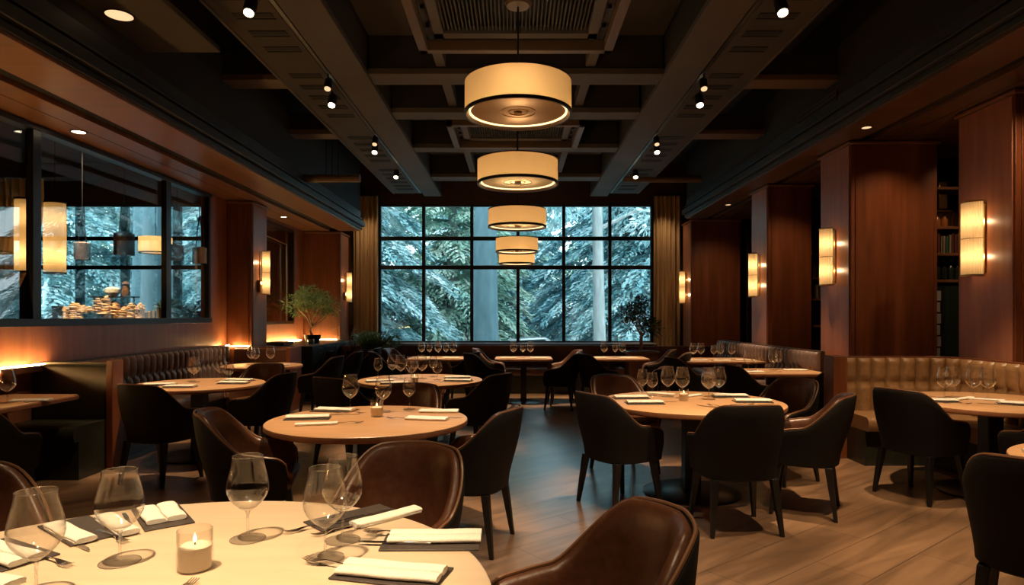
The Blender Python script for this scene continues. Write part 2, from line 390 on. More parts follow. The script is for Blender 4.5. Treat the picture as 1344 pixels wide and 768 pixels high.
# ceiling beams --------------------------------------------------
ZB = 4.15
def wslab(name, mb, label, material='beam', cat='ceiling beam', **k):
    o = struct(name, mb, material, label, cat, bevel=.006, **k)
    if cat == 'ceiling beam':          # sides split off in black, their shade put into the colour
        zs = sorted({v[2] for v in mb.v}); xs = [v[0] for v in mb.v]; ys = [v[1] for v in mb.v]
        if zs[-1] - zs[0] > .25:
            t = zs[-1]
            for v in o.data.vertices:
                if v.co.z > t - .01: v.co.z = zs[0] + .07
            MB().box(min(xs) + .012, max(xs) - .012, min(ys) + .012, max(ys) - .012, zs[0] + .06, t).build('dark_beam_side', 'ceiling', o)
    return o
n = 3
for s, nm in ((-1, 'partition'), (1, 'bookshelf')):
    m = MB(); a, b = sorted((s * 1.67, s * 2.06)); m.box(a, b, YB, 14.6, ZB, 4.99)
    wslab('trim_%d' % n, m, 'long dark beam along the ceiling on the %s side of the aisle' % nm); n += 1
    root = empty('trim_%d' % n); n += 1
    root['kind'] = 'structure'; root['category'] = 'ceiling panel'; root['label'] = 'long slotted ceiling panel on the %s side' % nm
    m = MB(); a, b = sorted((s * 2.11, s * 2.66)); m.box(a, b, YB, 14.2, ZB - .01, ZB + .3); m.build('panel_board', 'panel', root, bevel=.005)
    m = MB()
    y = 2.5
    while y < 14:
        if abs((y - 2.5) % 2.4 - 1.9) > .25:
            a, b = sorted((s * 2.17, s * 2.52)); m.box(a, b, y, y + .075, ZB - .016, ZB); m.box(a, b, y + .11, y + .13, ZB - .016, ZB)
        y += .36
    m.build('air_slot', 'slot', root)
    m = MB(); a, b = sorted((s * 2.065, s * 2.105)); m.box(a, b, YB, 14.2, ZB - .005, ZB + .05); m.build('track_rail', 'black', root)
    m = MB(); a, b = sorted((s * 2.66, s * 2.69)); m.box(a, b, YB, 14.2, ZB - .02, ZB + .32); m.build('panel_edge', 'beam', root)
for (ya, yb) in ((7.3, 7.65), (8.68, 9.0), (10.5, 10.8), (12.7, 13.1)):
    wslab('trim_%d' % n, MB().box(-1.67, 1.67, ya, yb, ZB + .03, 4.99), 'dark cross beam over the aisle, %.1f m before the window' % (YF - ya)); n += 1
for s in (-1, 1):
    a, b = sorted((s * .79, s * .90))
    wslab('trim_%d' % n, MB().box(a, b, 4.0, 13.0, ZB + .12, ZB + .3), 'slim ceiling rib beside the pendants, %s side' % ('partition' if s < 0 else 'bookshelf')); n += 1
for s in (-1, 1):
    for (ya, yb) in ((7.4, 7.7), (9.6, 9.9)):
        a, b = sorted((s * 2.69, s * (3.4 if s < 0 else 3.7)))
        wslab('trim_%d' % n, MB().box(a, b, ya, yb, ZB, ZB + .3), 'short brown ceiling beam over the side tables %s, %s side' % ('before the console' if ya > 8 else 'at mid room', 'partition' if s < 0 else 'bookshelf'), 'duct'); n += 1
# coffer infill panels
wslab('trim_%d' % n, MB().box(-1.67, 1.67, YB, 14.6, 4.62, 4.66), 'dark coffer infill above the cross beams', 'panel', 'ceiling panel'); n += 1
for s in (-1,):
    a, b = sorted((s * 2.69, s * 3.36))
    wslab('trim_%d' % n, MB().box(a, b, 4.5, 5.9, 3.85, 3.9), 'dropped dark ceiling panel near the camera, %s side' % ('partition' if s < 0 else 'bookshelf'), 'panel', 'ceiling panel'); n += 1

def duct(y, x0, x1, z, rr, label):
    o = MB(); o.tube([(x0, y, z), (x1, y, z)], rr, 20)
    d = o.build('air_duct', 'duct'); tag(d, label, 'duct'); m = MB()
    for x in (x0 + .35, (x0 + x1) / 2, x1 - .35):
        m.tube([(x, y, z + rr * .9), (x, y, 4.99)], .008, 6)
    m.build('duct_hanger', 'black', d); return d
duct(10.2, -3.34, -2.45, 3.62, .06, 'round tan air duct near the curtain on the partition side')
duct(12.6, 2.1, 3.6, 4.12, .07, 'round dark air duct above the planter end of the room')

# ceiling air cassette -----------------------------------------
def cassette(y0, y1, label, grp):
    root = empty('ceiling_air_cassette', (0, (y0 + y1) / 2, 0)); tag(root, label, 'air vent', grp)
    h = (y1 - y0) / 2; X = .98
    m = MB()
    for (a, b, c, d) in ((-X, -X + .09, -h, h), (X - .09, X, -h, h), (-X, X, -h, -h + .09), (-X, X, h - .09, h)): m.box(a, b, c, d, 4.13, 4.24)
    m.build('outer_frame', 'duct', root, bevel=.006)
    m = MB(); a1 = X - .17
    for (a, b, c, d) in ((-a1, -a1 + .1, -h + .15, h - .15), (a1 - .1, a1, -h + .15, h - .15), (-a1, a1, -h + .15, -h + .27), (-a1, a1, h - .27, h - .15)): m.box(a, b, c, d, 4.22, 4.30)
    m.build('inner_frame', 'beam', root, bevel=.006)
    MB().box(-X + .02, X - .02, -h + .02, h - .02, 4.33, 4.36).build('backing_plate', 'slot', root)
    m = MB(); x = -.70
    while x < .70:
        m.box(x, x + .012, -h + .26, h - .26, 4.25, 4.32); x += .036
    m.build('grille', 'panel', root, smooth=0)
    m = MB()
    for s in (-1, 1):
        for k in (-.6, -.2, .2, .6): m.lathe([(.0, 4.225), (.02, 4.225), (.02, 4.26), (0, 4.26)], 10, Matrix.Translation((s * .85, h * k, 0)))
    m.build('fixing_bolt', 'black', root)
    m = MB()
    for s in (-1, 1):
        for k in (-1, 1): m.tube([(s * .9, k * (h - .06), 4.2), (s * .9, k * (h - .06), 4.62)], .008, 6)
    m.build('hanger_rod', 'black', root)
    return root
cassette(4.7, 6.62, 'square framed ceiling air grille above the first drum pendant', 'ceiling air grilles')
cassette(9.1, 10.4, 'square framed ceiling air grille beyond the first cross beams', 'ceiling air grilles')

# pendants ------------------------------------------------------
def pendant(y, rr, zb, h, ztop, label, bulbs, power, dark=False):
    root = empty('drum_pendant', (0.02, y, zb)); tag(root, label, 'pendant lamp', 'drum pendants over the aisle')
    t = .006
    MB().lathe([(rr, .012), (rr + .0005, h * .5), (rr, h)], 72).cut().build('lamp_shade', 'shade', root)
    MB().lathe([(rr + .006, -.012), (rr + .006, .016), (rr - .014, .016), (rr - .014, -.012)], 72, closed=True).build('bottom_ring', 'bronze', root)
    MB().lathe([(rr + .003, h - .004), (rr + .003, h + .008), (rr - .01, h + .008), (rr - .01, h - .004)], 72, closed=True).build('top_ring', 'bronze', root)
    MB().lathe([(0, .022), (rr * .5, .0225), (rr - .055, .022)], 64).cut().build('diffuser', 'diffuser' if dark else 'diffuser2', root)
    m = MB().lathe([(rr - .05, .012), (rr - .036, .012), (rr - .036, .026), (rr - .05, .026)], 72, closed=True); m.build('light_ring', 'ledring', root)
    m = MB().lathe([(0, -.0), (.035, .002), (.04, .02), (0, .02)], 24)
    m.lathe([(.08, .012), (.09, .012), (.09, .02), (.08, .02)], 32, closed=True); m.lathe([(.15, .014), (.158, .014), (.158, .02), (.15, .02)], 40, closed=True)
    m.build('finial', 'brass', root)
    m = MB().tube([(0, 0, h * .6), (0, 0, ztop - zb)], .009, 8)
    for a in range(3):
        c, s_ = math.cos(a * 2.094 + .5), math.sin(a * 2.094 + .5)
        m.tube([(0, 0, h * .98), (rr * c, rr * s_, h - .005)], .004, 5)
    m.build('stem', 'black', root)
    MB().lathe([(0, ztop - zb - .04), (.1, ztop - zb - .035), (.12, ztop - zb), (0, ztop - zb)], 32).build('ceiling_canopy', 'duct', root)
    for k, (bx, by) in enumerate(bulbs):
        li = bpy.data.lights.new('pendant_bulb', 'POINT'); li.energy = power; li.color = (1, .74, .44); li.shadow_soft_size = .03
        o = bpy.data.objects.new('pendant_bulb', li); col.objects.link(o); o.parent = root; o.location = (bx, by, h * .45)
    return root
pendant(5.72, .47, 3.235, .275, 4.22, 'first and largest drum pendant under the framed air grille', [(0, -.25), (0, .2)], 3.2, True)
pendant(7.10, .44, 2.90, .25, 4.66, 'second amber drum pendant from the camera end', [(0, 0)], 6.0)
pendant(9.30, .415, 2.73, .245, 4.66, 'third amber drum pendant, hanging before the window top row', [(0, 0)], 6.0)
pendant(11.4, .37, 2.58, .235, 4.66, 'fourth amber drum pendant, just above the smallest one', [(0, 0)], 4.8)
pendant(12.7, .35, 2.47, .22, 4.66, 'smallest and lowest drum pendant by the window', [(0, 0)], 6.0)

# spotlights ----------------------------------------------------
def spot_head(x, y, z, lit, label, tilt=-.45, size=1.0):
    root = empty('track_spotlight', (x, y, z)); tag(root, label, 'spotlight', 'spotlights along the ceiling panels')
    R_ = Matrix.Rotation(tilt, 4, 'X') @ Matrix.Scale(size, 4)
    MB().lathe([(.036, -.03), (.045, -.03), (.045, .09), (.03, .11), (0, .11), (0, .1), (.036, .08)], 20, R_, closed=True).build('lamp_housing', 'black', root)
    MB().lathe([(0, -.036), (.034, -.036), (.034, -.024), (0, -.024)], 20, R_).build('lens', 'lamp_face' if lit else 'dim_face', root)
    MB().tube([(0, 0, .09), (0, -.0, ZB - z)], .009, 6).build('stem', 'black', root)
    return root
side = {-1: 'partition', 1: 'bookshelf'}
k = 0
for s in (-1, 1):
    for i, (y, z) in enumerate(((5.35, 3.98), (7.75, 4.0), (10.1, 4.03), (11.9, 4.03))):
        spot_head(s * 2.2, y, z, True, 'lit ceiling spotlight, %s from the camera end on the %s side' % (('first', 'second', 'third', 'fourth')[i], side[s]), size=1.15)
    for i, (y, z) in enumerate(((7.2, 4.0), (9.6, 4.02))):
        spot_head(s * 2.09, y, z, False, 'dim track spotlight tucked beside the beam, %s on the %s side' % (('first', 'second')[i], side[s]))

def downlight(x, y, z, label, lit=True, r=.05):
    root = empty('recessed_downlight', (x, y, z)); tag(root, label, 'downlight', 'recessed downlights')
    MB().lathe([(r, -.006), (r + .014, -.006), (r + .014, .001), (r, .001)], 28, closed=True).build('trim_ring', 'bronze', root)
    MB().lathe([(0, -.004), (r, -.004), (r, .0), (0, .0)], 24).build('lens', 'lamp_face' if lit else 'dim_face', root)
    return root
downlight(-4.36, 6.46, PT, 'lit round downlight in the soffit over the glazed partition', r=.06)
downlight(-3.16, 5.16, 3.85, 'large round downlight in the dropped panel by the partition', lit=False, r=.1)
downlight(-4.3, 12.0, PT, 'round downlight in the soffit over the black console', r=.05)
downlight(4.6, 5.3, PR, 'small downlight in the bookshelf side soffit by the near pillar', lit=False)
downlight(3.9, 7.2, PR, 'small downlight in the soffit before the broad pillar', lit=False)
downlight(4.0, 12.2, PR, 'small downlight in the soffit over the taupe bench', lit=False)
for i, (x, y) in enumerate(((-1.2, 8.2), (1.15, 9.7))):
    root = empty('smoke_detector', (x, y, 4.6)); tag(root, 'small round smoke detector in the coffer on the %s side' % side[-1 if x < 0 else 1], 'smoke detector', 'smoke detectors')
    MB().lathe([(0, -.05), (.04, -.045), (.06, -.02), (.065, .02), (0, .02)], 20).build('detector_body', 'sill', root)
    MB().lathe([(0, -.058), (.014, -.056), (.014, -.04), (0, -.04)], 12).build('sensor', 'black', root)
# linear vent on bookshelf side fascia
root = empty('linear_vent', (3.67, 7.9, 3.98)); tag(root, 'slim linear air vent on the bookshelf side fascia', 'air vent')
m = MB(); m.box(-.015, .01, -.5, .5, -.06, -.05); m.box(-.015, .01, -.5, .5, .05, .06); m.box(-.015, .01, -.5, .5, -.005, .005); m.build('vent_frame', 'beam', root)
MB().box(-.006, .01, -.5, .5, -.05, .05).build('vent_slot', 'slot', root)

# sconces -------------------------------------------------------
def sconce(x, y, s, zc, h, rr, label, power):
    """s = direction the fitting sticks out from its pillar (+1 / -1)"""
    root = empty('wall_sconce', (x, y, zc)); tag(root, label, 'wall lamp', 'wall sconces on the pillars')
    root.rotation_euler[2] = 0 if s > 0 else PI
    cx = .065
    a0, a1 = -PI * .5, PI * .5
    pr = []
    n_ = 36; ring_o = []; ring_i = []
    m = MB(); rings = []
    for i in range(n_ + 1):
        a = a0 + (a1 - a0) * i / n_
        r1 = rr + .0025 * math.cos(i * PI)
        c, q = math.cos(a), math.sin(a)
        rings.append([(cx + r1 * c, r1 * q, -h / 2), (cx + r1 * c, r1 * q, 0), (cx + r1 * c, r1 * q, h / 2)])
    m.rings(rings, close=False, caps=False); m.build('lamp_shade', 'sconce', root, smooth=25)
    for zz, nm in ((-h / 2, 'bottom_cap'), (h / 2, 'top_cap')):
        m = MB(); rg = []
        for i in range(n_ + 1):
            a = a0 + (a1 - a0) * i / n_; c, q = math.cos(a), math.sin(a)
            rg.append([(cx + (rr + .008) * c, (rr + .008) * q, zz - .007), (cx + (rr + .008) * c, (rr + .008) * q, zz + .007), (cx + (rr - .012) * c, (rr - .012) * q, zz + .007), (cx + (rr - .012) * c, (rr - .012) * q, zz - .007)])
        m.rings(rg); m.build(nm, 'brass', root)
    m = MB(); m.lathe([(rr + .003, -.004), (rr + .006, 0), (rr + .003, .004), (rr, 0)], 36, Matrix.Translation((cx, 0, .0)), closed=True, a0=a0, a1=a1); m.build('middle_band', 'brass', root)
    MB().box(0.0, .014, -rr * .55, rr * .55, -h * .47, h * .47).build('back_plate', 'brass', root, bevel=.003)
    MB().box(.0, .05, -rr - .035, -rr + .012, -h * .46, -h * .18).build('bracket', 'brass', root, bevel=.004)
    for zz in (-h / 2 - .004, h / 2 + .004):
        for a in (-1.4, 0, 1.4): m = MB().lathe([(0, -.01), (.008, -.01), (.008, .01), (0, .01)], 8, Matrix.Translation((cx + rr * .9 * math.cos(a), rr * .9 * math.sin(a), zz))).build('cap_screw', 'brass', root)
    for q in (-.24, .24):
        li = bpy.data.lights.new('sconce_bulb', 'POINT'); li.energy = power; li.color = (1, .66, .34); li.shadow_soft_size = .015
        o = bpy.data.objects.new('sconce_bulb', li); col.objects.link(o); o.parent = root; o.location = (cx + .005, 0, h * q)
    return root
SP = 2.0
sconce(-4.2 + .012, 10.62, 1, 2.16, .70, .085, 'wall sconce on the pilaster beside the glazed partition', SP)
sconce(-3.8 + .012, 14.35, 1, 2.09, .64, .085, 'wall sconce by the curtain behind the black console', SP)
sconce(3.8 - .012, 14.35, -1, 2.09, .70, .095, 'wall sconce by the curtain at the planter end', SP)
sconce(4.0 - .012, 10.62, -1, 2.12, .70, .1, 'wall sconce on the pillar behind the taupe side bench', SP)
sconce(4.0 - .012, 8.12, -1, 2.19, .70, .105, 'wall sconce on the broad pillar', SP)
sconce(4.6 - .012, 6.38, -1, 2.21, .72, .115, 'large wall sconce on the near pillar behind the tan booth', SP)

# curtains ------------------------------------------------------
def curtain(x0, x1, y, z0, z1, label, amp=.045, waves=7, taper=0, mt='curtain'):
    m = MB(); rings = []; n_ = waves * 10
    for i in range(n_ + 1):
        t = i / n_; x = x0 + (x1 - x0) * t; a = amp * math.sin(t * waves * 2 * PI) + .3 * amp * math.sin(t * waves * 5.1)
        rings.append([(x, y + a, z0), (x + .004, y + a * .9, (z0 + z1) / 2), (x, y + a * .75, z1), (x, y + a * .75 + .012, z1), (x + .004, y + a * .9 + .012, (z0 + z1) / 2), (x, y + a + .012, z0)])
    m.rings(rings); o = m.build('curtain', mt, smooth=80); tag(o, label, 'curtain', None)
    h = MB().tube([(x0 - .03, y, z1 + .02), (x1 + .03, y, z1 + .02)], .014, 8); h.build('curtain_rail', 'black', o)
    return o
curtain(-3.72, -3.16, 14.85, .02, 4.2, 'gold brown floor length curtain beside the black console', waves=6)
curtain(3.16, 3.76, 14.85, .02, 4.2, 'gold brown floor length curtain beside the potted ficus', waves=6)

# ------------------------------------------------------------------ tufted benches
def offset_path(pts):
    out = []
    n = len(pts)
    for i in range(n):
        a = Vector(pts[max(0, i - 1)]); b = Vector(pts[min(n - 1, i + 1)]); t = (b - a).normalized()
        out.append(Vector((-t.y, t.x)))
    return out
def resample(pts, step):
    pts = [Vector(p) for p in pts]; d = [0]
    for a, b in zip(pts, pts[1:]): d.append(d[-1] + (b - a).length)
    n = max(2, int(round(d[-1] / step))); out = []
    for i in range(n + 1):
        s = d[-1] * i / n
        k = 0
        while k < len(d) - 2 and d[k + 1] < s: k += 1
        f = (s - d[k]) / (d[k + 1] - d[k]); out.append(pts[k].lerp(pts[k + 1], f))
    return out, d[-1]
def tufted_back(path, z0, z1, w, split, thick, stagger):
    """path runs so that its left-hand normal is the side one sits on"""
    nch = max(1, round(resample(path, 1)[1] / w)); pts, ln = resample(path, resample(path, 1)[1] / (nch * 8)); nr = offset_path(pts)
    zs = [z0 + (z1 - z0) * i / 18 for i in range(19)]
    m = MB(); rings = []
    for i, (p, nn) in enumerate(zip(pts, nr)):
        s = i / 8.0; ring = []
        for z in zs:
            u = s if z > split or not stagger else s + .5
            bul = abs(math.sin(PI * u)) ** .45
            if z > split: v = abs(math.sin(PI * min(1, (z - split) / (z1 - split + .0)) * .5 + .0)) ** .5 if z < split + .06 else 1.0
            else: v = 1.0 if z < split - .06 else abs(math.sin(PI * .5 * (split - z) / .06)) ** .5
            if z > z1 - .05: v *= max(0, 1 - ((z - (z1 - .05)) / .05) ** 2) ** .5 * .6 + .4
            if z < split + .06 and z > split: v = ((z - split) / .06) ** .5
            d = thick * (.35 + .65 * bul * v)
            ring.append((p.x + nn.x * d, p.y + nn.y * d, z))
        ring.append((p.x, p.y, z1 - .005)); ring.append((p.x, p.y, z0))
        rings.append(ring)
    m.rings(rings)
    return m
def slab_along(path, d0, d1, z0, z1, rnd=.0):
    pts, ln = resample(path, .12); nr = offset_path(pts); rings = []
    for p, nn in zip(pts, nr):
        A = lambda d, z: (p.x + nn.x * d, p.y + nn.y * d, z)
        if rnd: ring = [A(d0, z0), A(d1 - rnd * .3, z0), A(d1, z0 + rnd), A(d1, z1 - rnd), A(d1 - rnd * .35, z1 - rnd * .3), A(d1 - rnd, z1), A(d0, z1)]
        else: ring = [A(d0, z0), A(d1, z0), A(d1, z1), A(d0, z1)]
        rings.append(ring)
    return MB().rings(rings)
def bench(label, path, z1, mt, w=.14, stagger=True, seat_d=.55, base='darkwood', flat=False, ends=()):
    root = empty('banquette', (path[0][0], path[0][1], 0)); tag(root, label, 'bench')
    P = [(a - path[0][0], b - path[0][1]) for a, b in path]
    recalc(slab_along(P, -.06, 0, 0, z1 + .012).build('back_board', base, root, bevel=.004))
    if flat: recalc(slab_along(P, 0, .07, .42, z1 - .01, .03).build('backrest', mt, root))
    else: recalc(tufted_back(P, .42, z1, w, .42 + (z1 - .42) * .57, .085, stagger).build('backrest', mt, root, smooth=70))
    recalc(slab_along(P, .02, seat_d, .34, .475, .045).build('seat', mt, root, smooth=50))
    recalc(slab_along(P, .0, seat_d - .07, .0, .34).build('bench_base', 'black_leather', root))
    for (x0, x1, y0, y1, z) in ends:
        MB().box(x0 - path[0][0], x1 - path[0][0], y0 - path[0][1], y1 - path[0][1], 0, z).build('end_panel', 'wood', root, bevel=.006)
    return root
# left-hand normal = seating side.  direction chosen accordingly
def arc(cx, cy, r, a0, a1, n=8): return [(cx + r * math.cos(math.radians(a0 + (a1 - a0) * i / n)), cy + r * math.sin(math.radians(a0 + (a1 - a0) * i / n))) for i in range(n + 1)]
# taupe bench under the partition: sitting side +X -> path runs towards -Y
bench('long taupe tufted banquette under the glazed partition', [(-4.48, 10.0), (-4.48, 6.34)], .99, 'mauve', .135, True)
# flat backed bench in front of the console: sitting side -Y -> path towards -X
bench('flat brown backed bench before the black console', [(-3.46, 10.22), (-4.42, 10.22)], .95, 'leather', flat=True, base='woodside', ends=((-3.46, -3.40, 9.75, 10.28, .975),))
# dark booth in the near corner facing the camera
bench('black leather booth bench with dark back at the partition end', [(-3.86, 6.2), (-4.56, 6.2)], 1.0, 'black_leather', flat=True, base='darkwood', ends=((-3.86, -3.80, 6.10, 6.27, 1.03),))
# window bench
bench('long dark banquette under the window', [(2.02, 12.62), (-2.45, 12.62)], .90, 'leather', .2, True, flat=True)
# taupe side bench, sitting side -X -> path runs towards +Y
bench('taupe tufted side banquette below the bookshelf pillars', [(3.88, 8.25), (3.88, 12.3)], .99, 'mauve', .14, False)
# tan booth near right: starts at end panel, faces the camera then curves towards it. sitting side -Y then -X
pth = [(4.52, 5.0), (4.52, 6.35)] + arc(4.17, 6.40, .35, 0, 90)[1:] + [(3.38, 6.75)]
bench('tan tufted leather booth bench at the bookshelf side', pth, 1.02, 'tan', .15, False, base='wood', ends=((3.24, 3.38, 6.60, 6.82, 1.04),))

# low wood wall behind the window bench + LED ledge
struct('baseboard_front', MB().box(-3.8, 3.9, 12.75, 12.83, 0, .86), 'wood', 'low brown wood screen behind the window banquette', 'screen', bevel=.006)
struct('trim_40', MB().box(XW, XW + .12, 2.5, 10.25, .93, .985), 'wood2', 'slim wood ledge that hides the glowing strip under the glazed partition', 'ledge')
o = MB().box(XW + .075, XW + .095, 2.5, 10.2, .988, .998).build('light_strip', 'led'); tag(o, 'warm glowing light strip along the wall under the glazed partition', 'light strip')
o = MB().box(XW + .075, XW + .095, 11.0, 13.6, .944, .954).build('light_strip', 'led'); tag(o, 'warm glowing light strip behind the black console', 'light strip')
o = MB().box(-4.5, -4.22, 10.235, 10.255, .967, .977).build('light_strip', 'led'); tag(o, 'short warm light strip at the foot of the pilaster', 'light strip')
o = MB().box(-4.5, -3.84, 13.88, 13.90, .944, .954).build('light_strip', 'led'); tag(o, 'warm light strip at the foot of the pilaster by the curtain, behind the olive tree', 'light strip')

# ------------------------------------------------------------------ armchair
def chair_plan(n=61, rx=.285, ry=.30, arm=.25):
    """U path from one arm front round the back to the other; +X is the open side"""
    pts = []
    half = []
    steps = 200
    for i in range(steps + 1):
        t = i / steps
        a = t * (PI / 2)
        half.append(Vector((-rx * (math.cos(a) ** .72), ry * (math.sin(a) ** .72))))
    half.append(Vector((arm * .5, ry * .985))); half.append(Vector((arm, ry * .93)))
    full = [Vector((p.x, -p.y)) for p in reversed(half)] + half[1:]
    rs, ln = resample([tuple(p) for p in full], 1)
    rs, ln = resample([tuple(p) for p in full], ln / (n - 1))
    return rs, offset_path(rs)
def sm(t): t = max(0, min(1, t)); return t * t * (3 - 2 * t)
def rimz(u):
    u = abs(u)
    z = .875 - .012 * (u / .3) ** 2 if u < .3 else .863
    z = z + (.645 - z) * sm((u - .26) / .40)
    z -= .03 * sm((u - .6) / .35)
    if u > .86: z -= .11 * (1 - math.sqrt(max(0, 1 - ((u - .86) / .14) ** 2)))
    return z
CP, CN = chair_plan()
def wall_pt(i, off, z):
    p = CP[i]; nn = CN[i]; u = abs(2 * i / (len(CP) - 1) - 1)
    k = .84 + .16 * sm((z - .34) / .42)
    back = max(0, 1 - u / .55)
    lean = .07 * max(0, (z - .42) / .45) * back
    return (p.x * k + nn.x * off - lean, p.y * k + nn.y * off, z)
sgn = 1 if (CN[30].x > 0) else -1     # make positive offset point inwards (+X at the back)
CN = [n_ * sgn for n_ in CN]
def chair_wall(o0, o1, zb, dz, rows=7, rnd=.01):
    rings = []
    for i in range(len(CP)):
        u = 2 * i / (len(CP) - 1) - 1; zt = rimz(u) + dz
        zbb = min(zb, zt - .05)
        ring = [wall_pt(i, o0, zbb + (zt - rnd - zbb) * j / rows) for j in range(rows + 1)]
        ring += [wall_pt(i, o0 + (o1 - o0) * .25, zt - rnd * .2), wall_pt(i, (o0 + o1) / 2, zt), wall_pt(i, o0 + (o1 - o0) * .75, zt - rnd * .2)]
        ring += [wall_pt(i, o1, zt - rnd + (zbb - zt + rnd) * j / rows) for j in range(rows + 1)]
        rings.append(ring)
    return MB().rings(rings)
def make_chair():
    root = empty('armchair')
    recalc(chair_wall(0, .022, .375, 0).build('shell', 'fabric', root, smooth=60))
    recalc(chair_wall(.018, .062, .43, .008, rnd=.02).build('backrest', 'leather', root, smooth=70))
    m = MB(); m.tube([wall_pt(i, .012, rimz(2 * i / (len(CP) - 1) - 1) + .004) for i in range(len(CP))], .0065, 6)
    m.build('piping', 'piping', root)
    loop = [wall_pt(i, .0, .375) for i in range(len(CP))]
    def plan(z, s, fx=.0): return [((x + fx) * s, y * s, z) for x, y, _ in loop]
    recalc(MB().rings([plan(.365, .94), plan(.375, .99), plan(.43, .99)]).build('seat_frame', 'fabric', root))
    def cush(z, s): return [(min(x, .9) * s + .012 * s + (0.035 if x > .1 else 0), y * s, z) for x, y, _ in loop]
    recalc(MB().rings([cush(.42, .84), cush(.43, .90), cush(.46, .93), cush(.485, .90), cush(.497, .80), cush(.502, .5)]).build('seat', 'leather', root, smooth=60))
    for sx, sy in ((1, 1), (1, -1), (-1, 1), (-1, -1)):
        t = (sx * .165 - (.01), sy * .20); b = (sx * .215 - .01, sy * .235)
        m = MB(); rg = []
        for f_, w_ in ((0, .024), (.5, .019), (1, .0125)):
            x = t[0] + (b[0] - t[0]) * f_; y = t[1] + (b[1] - t[1]) * f_; z = .372 * (1 - f_)
            rg.append([(x - w_, y - w_, z), (x + w_, y - w_, z), (x + w_, y + w_, z), (x - w_, y + w_, z)])
        m.rings(rg); recalc(m.build('leg', 'legs', root, bevel=.003))
    return root
CH = make_chair()
CG = 'brown leather armchairs around the tables'
def chair(x, y, deg, label):
    return place(CH, used, 'chair', (x, y, 0), math.radians(deg), label, 'chair', CG)
# front table
chair(-.53, 2.62, 250, 'brown armchair tucked behind the cream table, its leather back facing us')
chair(.16, 1.83, 192, 'big brown armchair at the aisle edge of the cream front table')
chair(-1.93, 2.25, -38, 'armchair beyond the place mats at the partition edge of the cream table')
# second table
chair(-1.60, 3.98, 12, 'brown armchair on the partition side of the candle-lit oak table')
chair(-.30, 4.14, 165, 'dark armchair on the aisle side of the candle-lit oak table')
chair(-.90, 5.20, 262, 'armchair behind the candle-lit oak table, back facing us')
# third table
chair(-.38, 6.62, 150, 'dark armchair on the aisle side of the third round table')
chair(-1.62, 6.30, 58, 'armchair half hidden behind the wine glasses of the oak table')
chair(-1.1, 8.15, 268, 'armchair behind the third round table under its glasses')
# round table right of aisle
chair(.80, 4.98, 28, 'black backed armchair at the aisle side of the round table by the tan booth')
chair(1.50, 4.46, 94, 'black backed armchair seen square from behind at the round table')
chair(2.16, 4.86, 152, 'black backed armchair at the booth side of the round table')
chair(2.34, 5.78, 208, 'brown armchair facing us at the booth side, behind the round table')
chair(1.02, 6.05, 292, 'brown armchair facing us at the aisle side, behind the round table')
# left wall table
chair(-3.12, 5.72, 72, 'black backed armchair beside the black leather booth')
chair(-2.60, 6.62, 172, 'dark armchair on the aisle side of the pedestal table by the taupe bench')
chair(-3.05, 7.58, 258, 'tan-lit armchair facing us behind the pedestal table by the taupe bench')
chair(-2.82, 9.30, 176, 'dark armchair in the row before the console, first of three')
chair(-2.84, 10.55, 178, 'dark armchair in the row before the console, second of three')
chair(-2.78, 11.75, 180, 'dark armchair in the row before the console, third of three')
# near left
chair(-3.63, 4.40, 95, 'armchair cut off by the frame at the small dark booth table')
# far tables
chair(-2.05, 10.55, 20, 'armchair on the partition side of the far table by the curtain')
chair(-2.0, 11.45, -12, 'armchair behind it on the partition side of the far table by the curtain')
chair(-.92, 10.5, 168, 'armchair on the aisle side of the far table by the curtain')
chair(-.48, 10.15, 25, 'armchair on the partition side of the centre window table')
chair(-.42, 11.45, 0, 'armchair on the bench side of the centre window table')
chair(.70, 10.15, 165, 'armchair on the bookshelf side of the centre window table')
chair(.78, 10.95, 185, 'armchair tucked close behind it at the centre window table')
chair(1.28, 9.95, 22, 'armchair on the aisle side of the window table by the ficus')
chair(2.42, 10.25, 160, 'shiny armchair between the ficus table and the side bench')
chair(2.45, 9.15, 12, 'armchair in front of the long side table before the taupe bench')
chair(2.80, 7.80, 14, 'black backed armchair at the side table before the end of the taupe bench')
chair(3.42, 7.35, 120, 'dark armchair half hidden by the end panel of the tan booth')
chair(2.42, 11.2, 170, 'armchair behind the far side table near the ficus')
# booth table
chair(3.26, 5.22, 22, 'black backed armchair at the aisle side of the tan booth table')
chair(3.78, 4.52, 92, 'black backed armchair cut off by the frame before the tan booth')
chair(2.30, 2.80, 46, 'armchair with tan rim at the table corner beside the frame edge')

# ------------------------------------------------------------------ tables
TG = 'restaurant tables'
def round_table(x, y, r, label, top='oak', base_r=.39, th=.042, z=.75):
    root = empty('round_table', (x, y, 0)); tag(root, label, 'table', TG)
    MB().lathe([(0, z), (r * .5, z), (r - .008, z), (r - .002, z - .004), (r - .002, z - .006), (0, z - .006)], 96).build('tabletop', top, root)
    MB().lathe([(0, z - .006), (r - .003, z - .006), (r, z - .010), (r, z - th + .008), (r - .012, z - th), (0, z - th)], 96).build('table_edge', 'oakedge' if top == 'oak' else 'oakedge', root)
    MB().box(-.065, .065, -.065, .065, .02, z - th).build('pedestal', 'legs', root, bevel=.008)
    MB().box(-.2, .2, -.2, .2, z - th - .02, z - th).build('top_bracket', 'black', root)
    MB().lathe([(0, 0), (base_r, 0), (base_r, .012), (base_r - .02, .02), (0, .026)], 64).build('table_base', 'blacksteel', root)
    return root
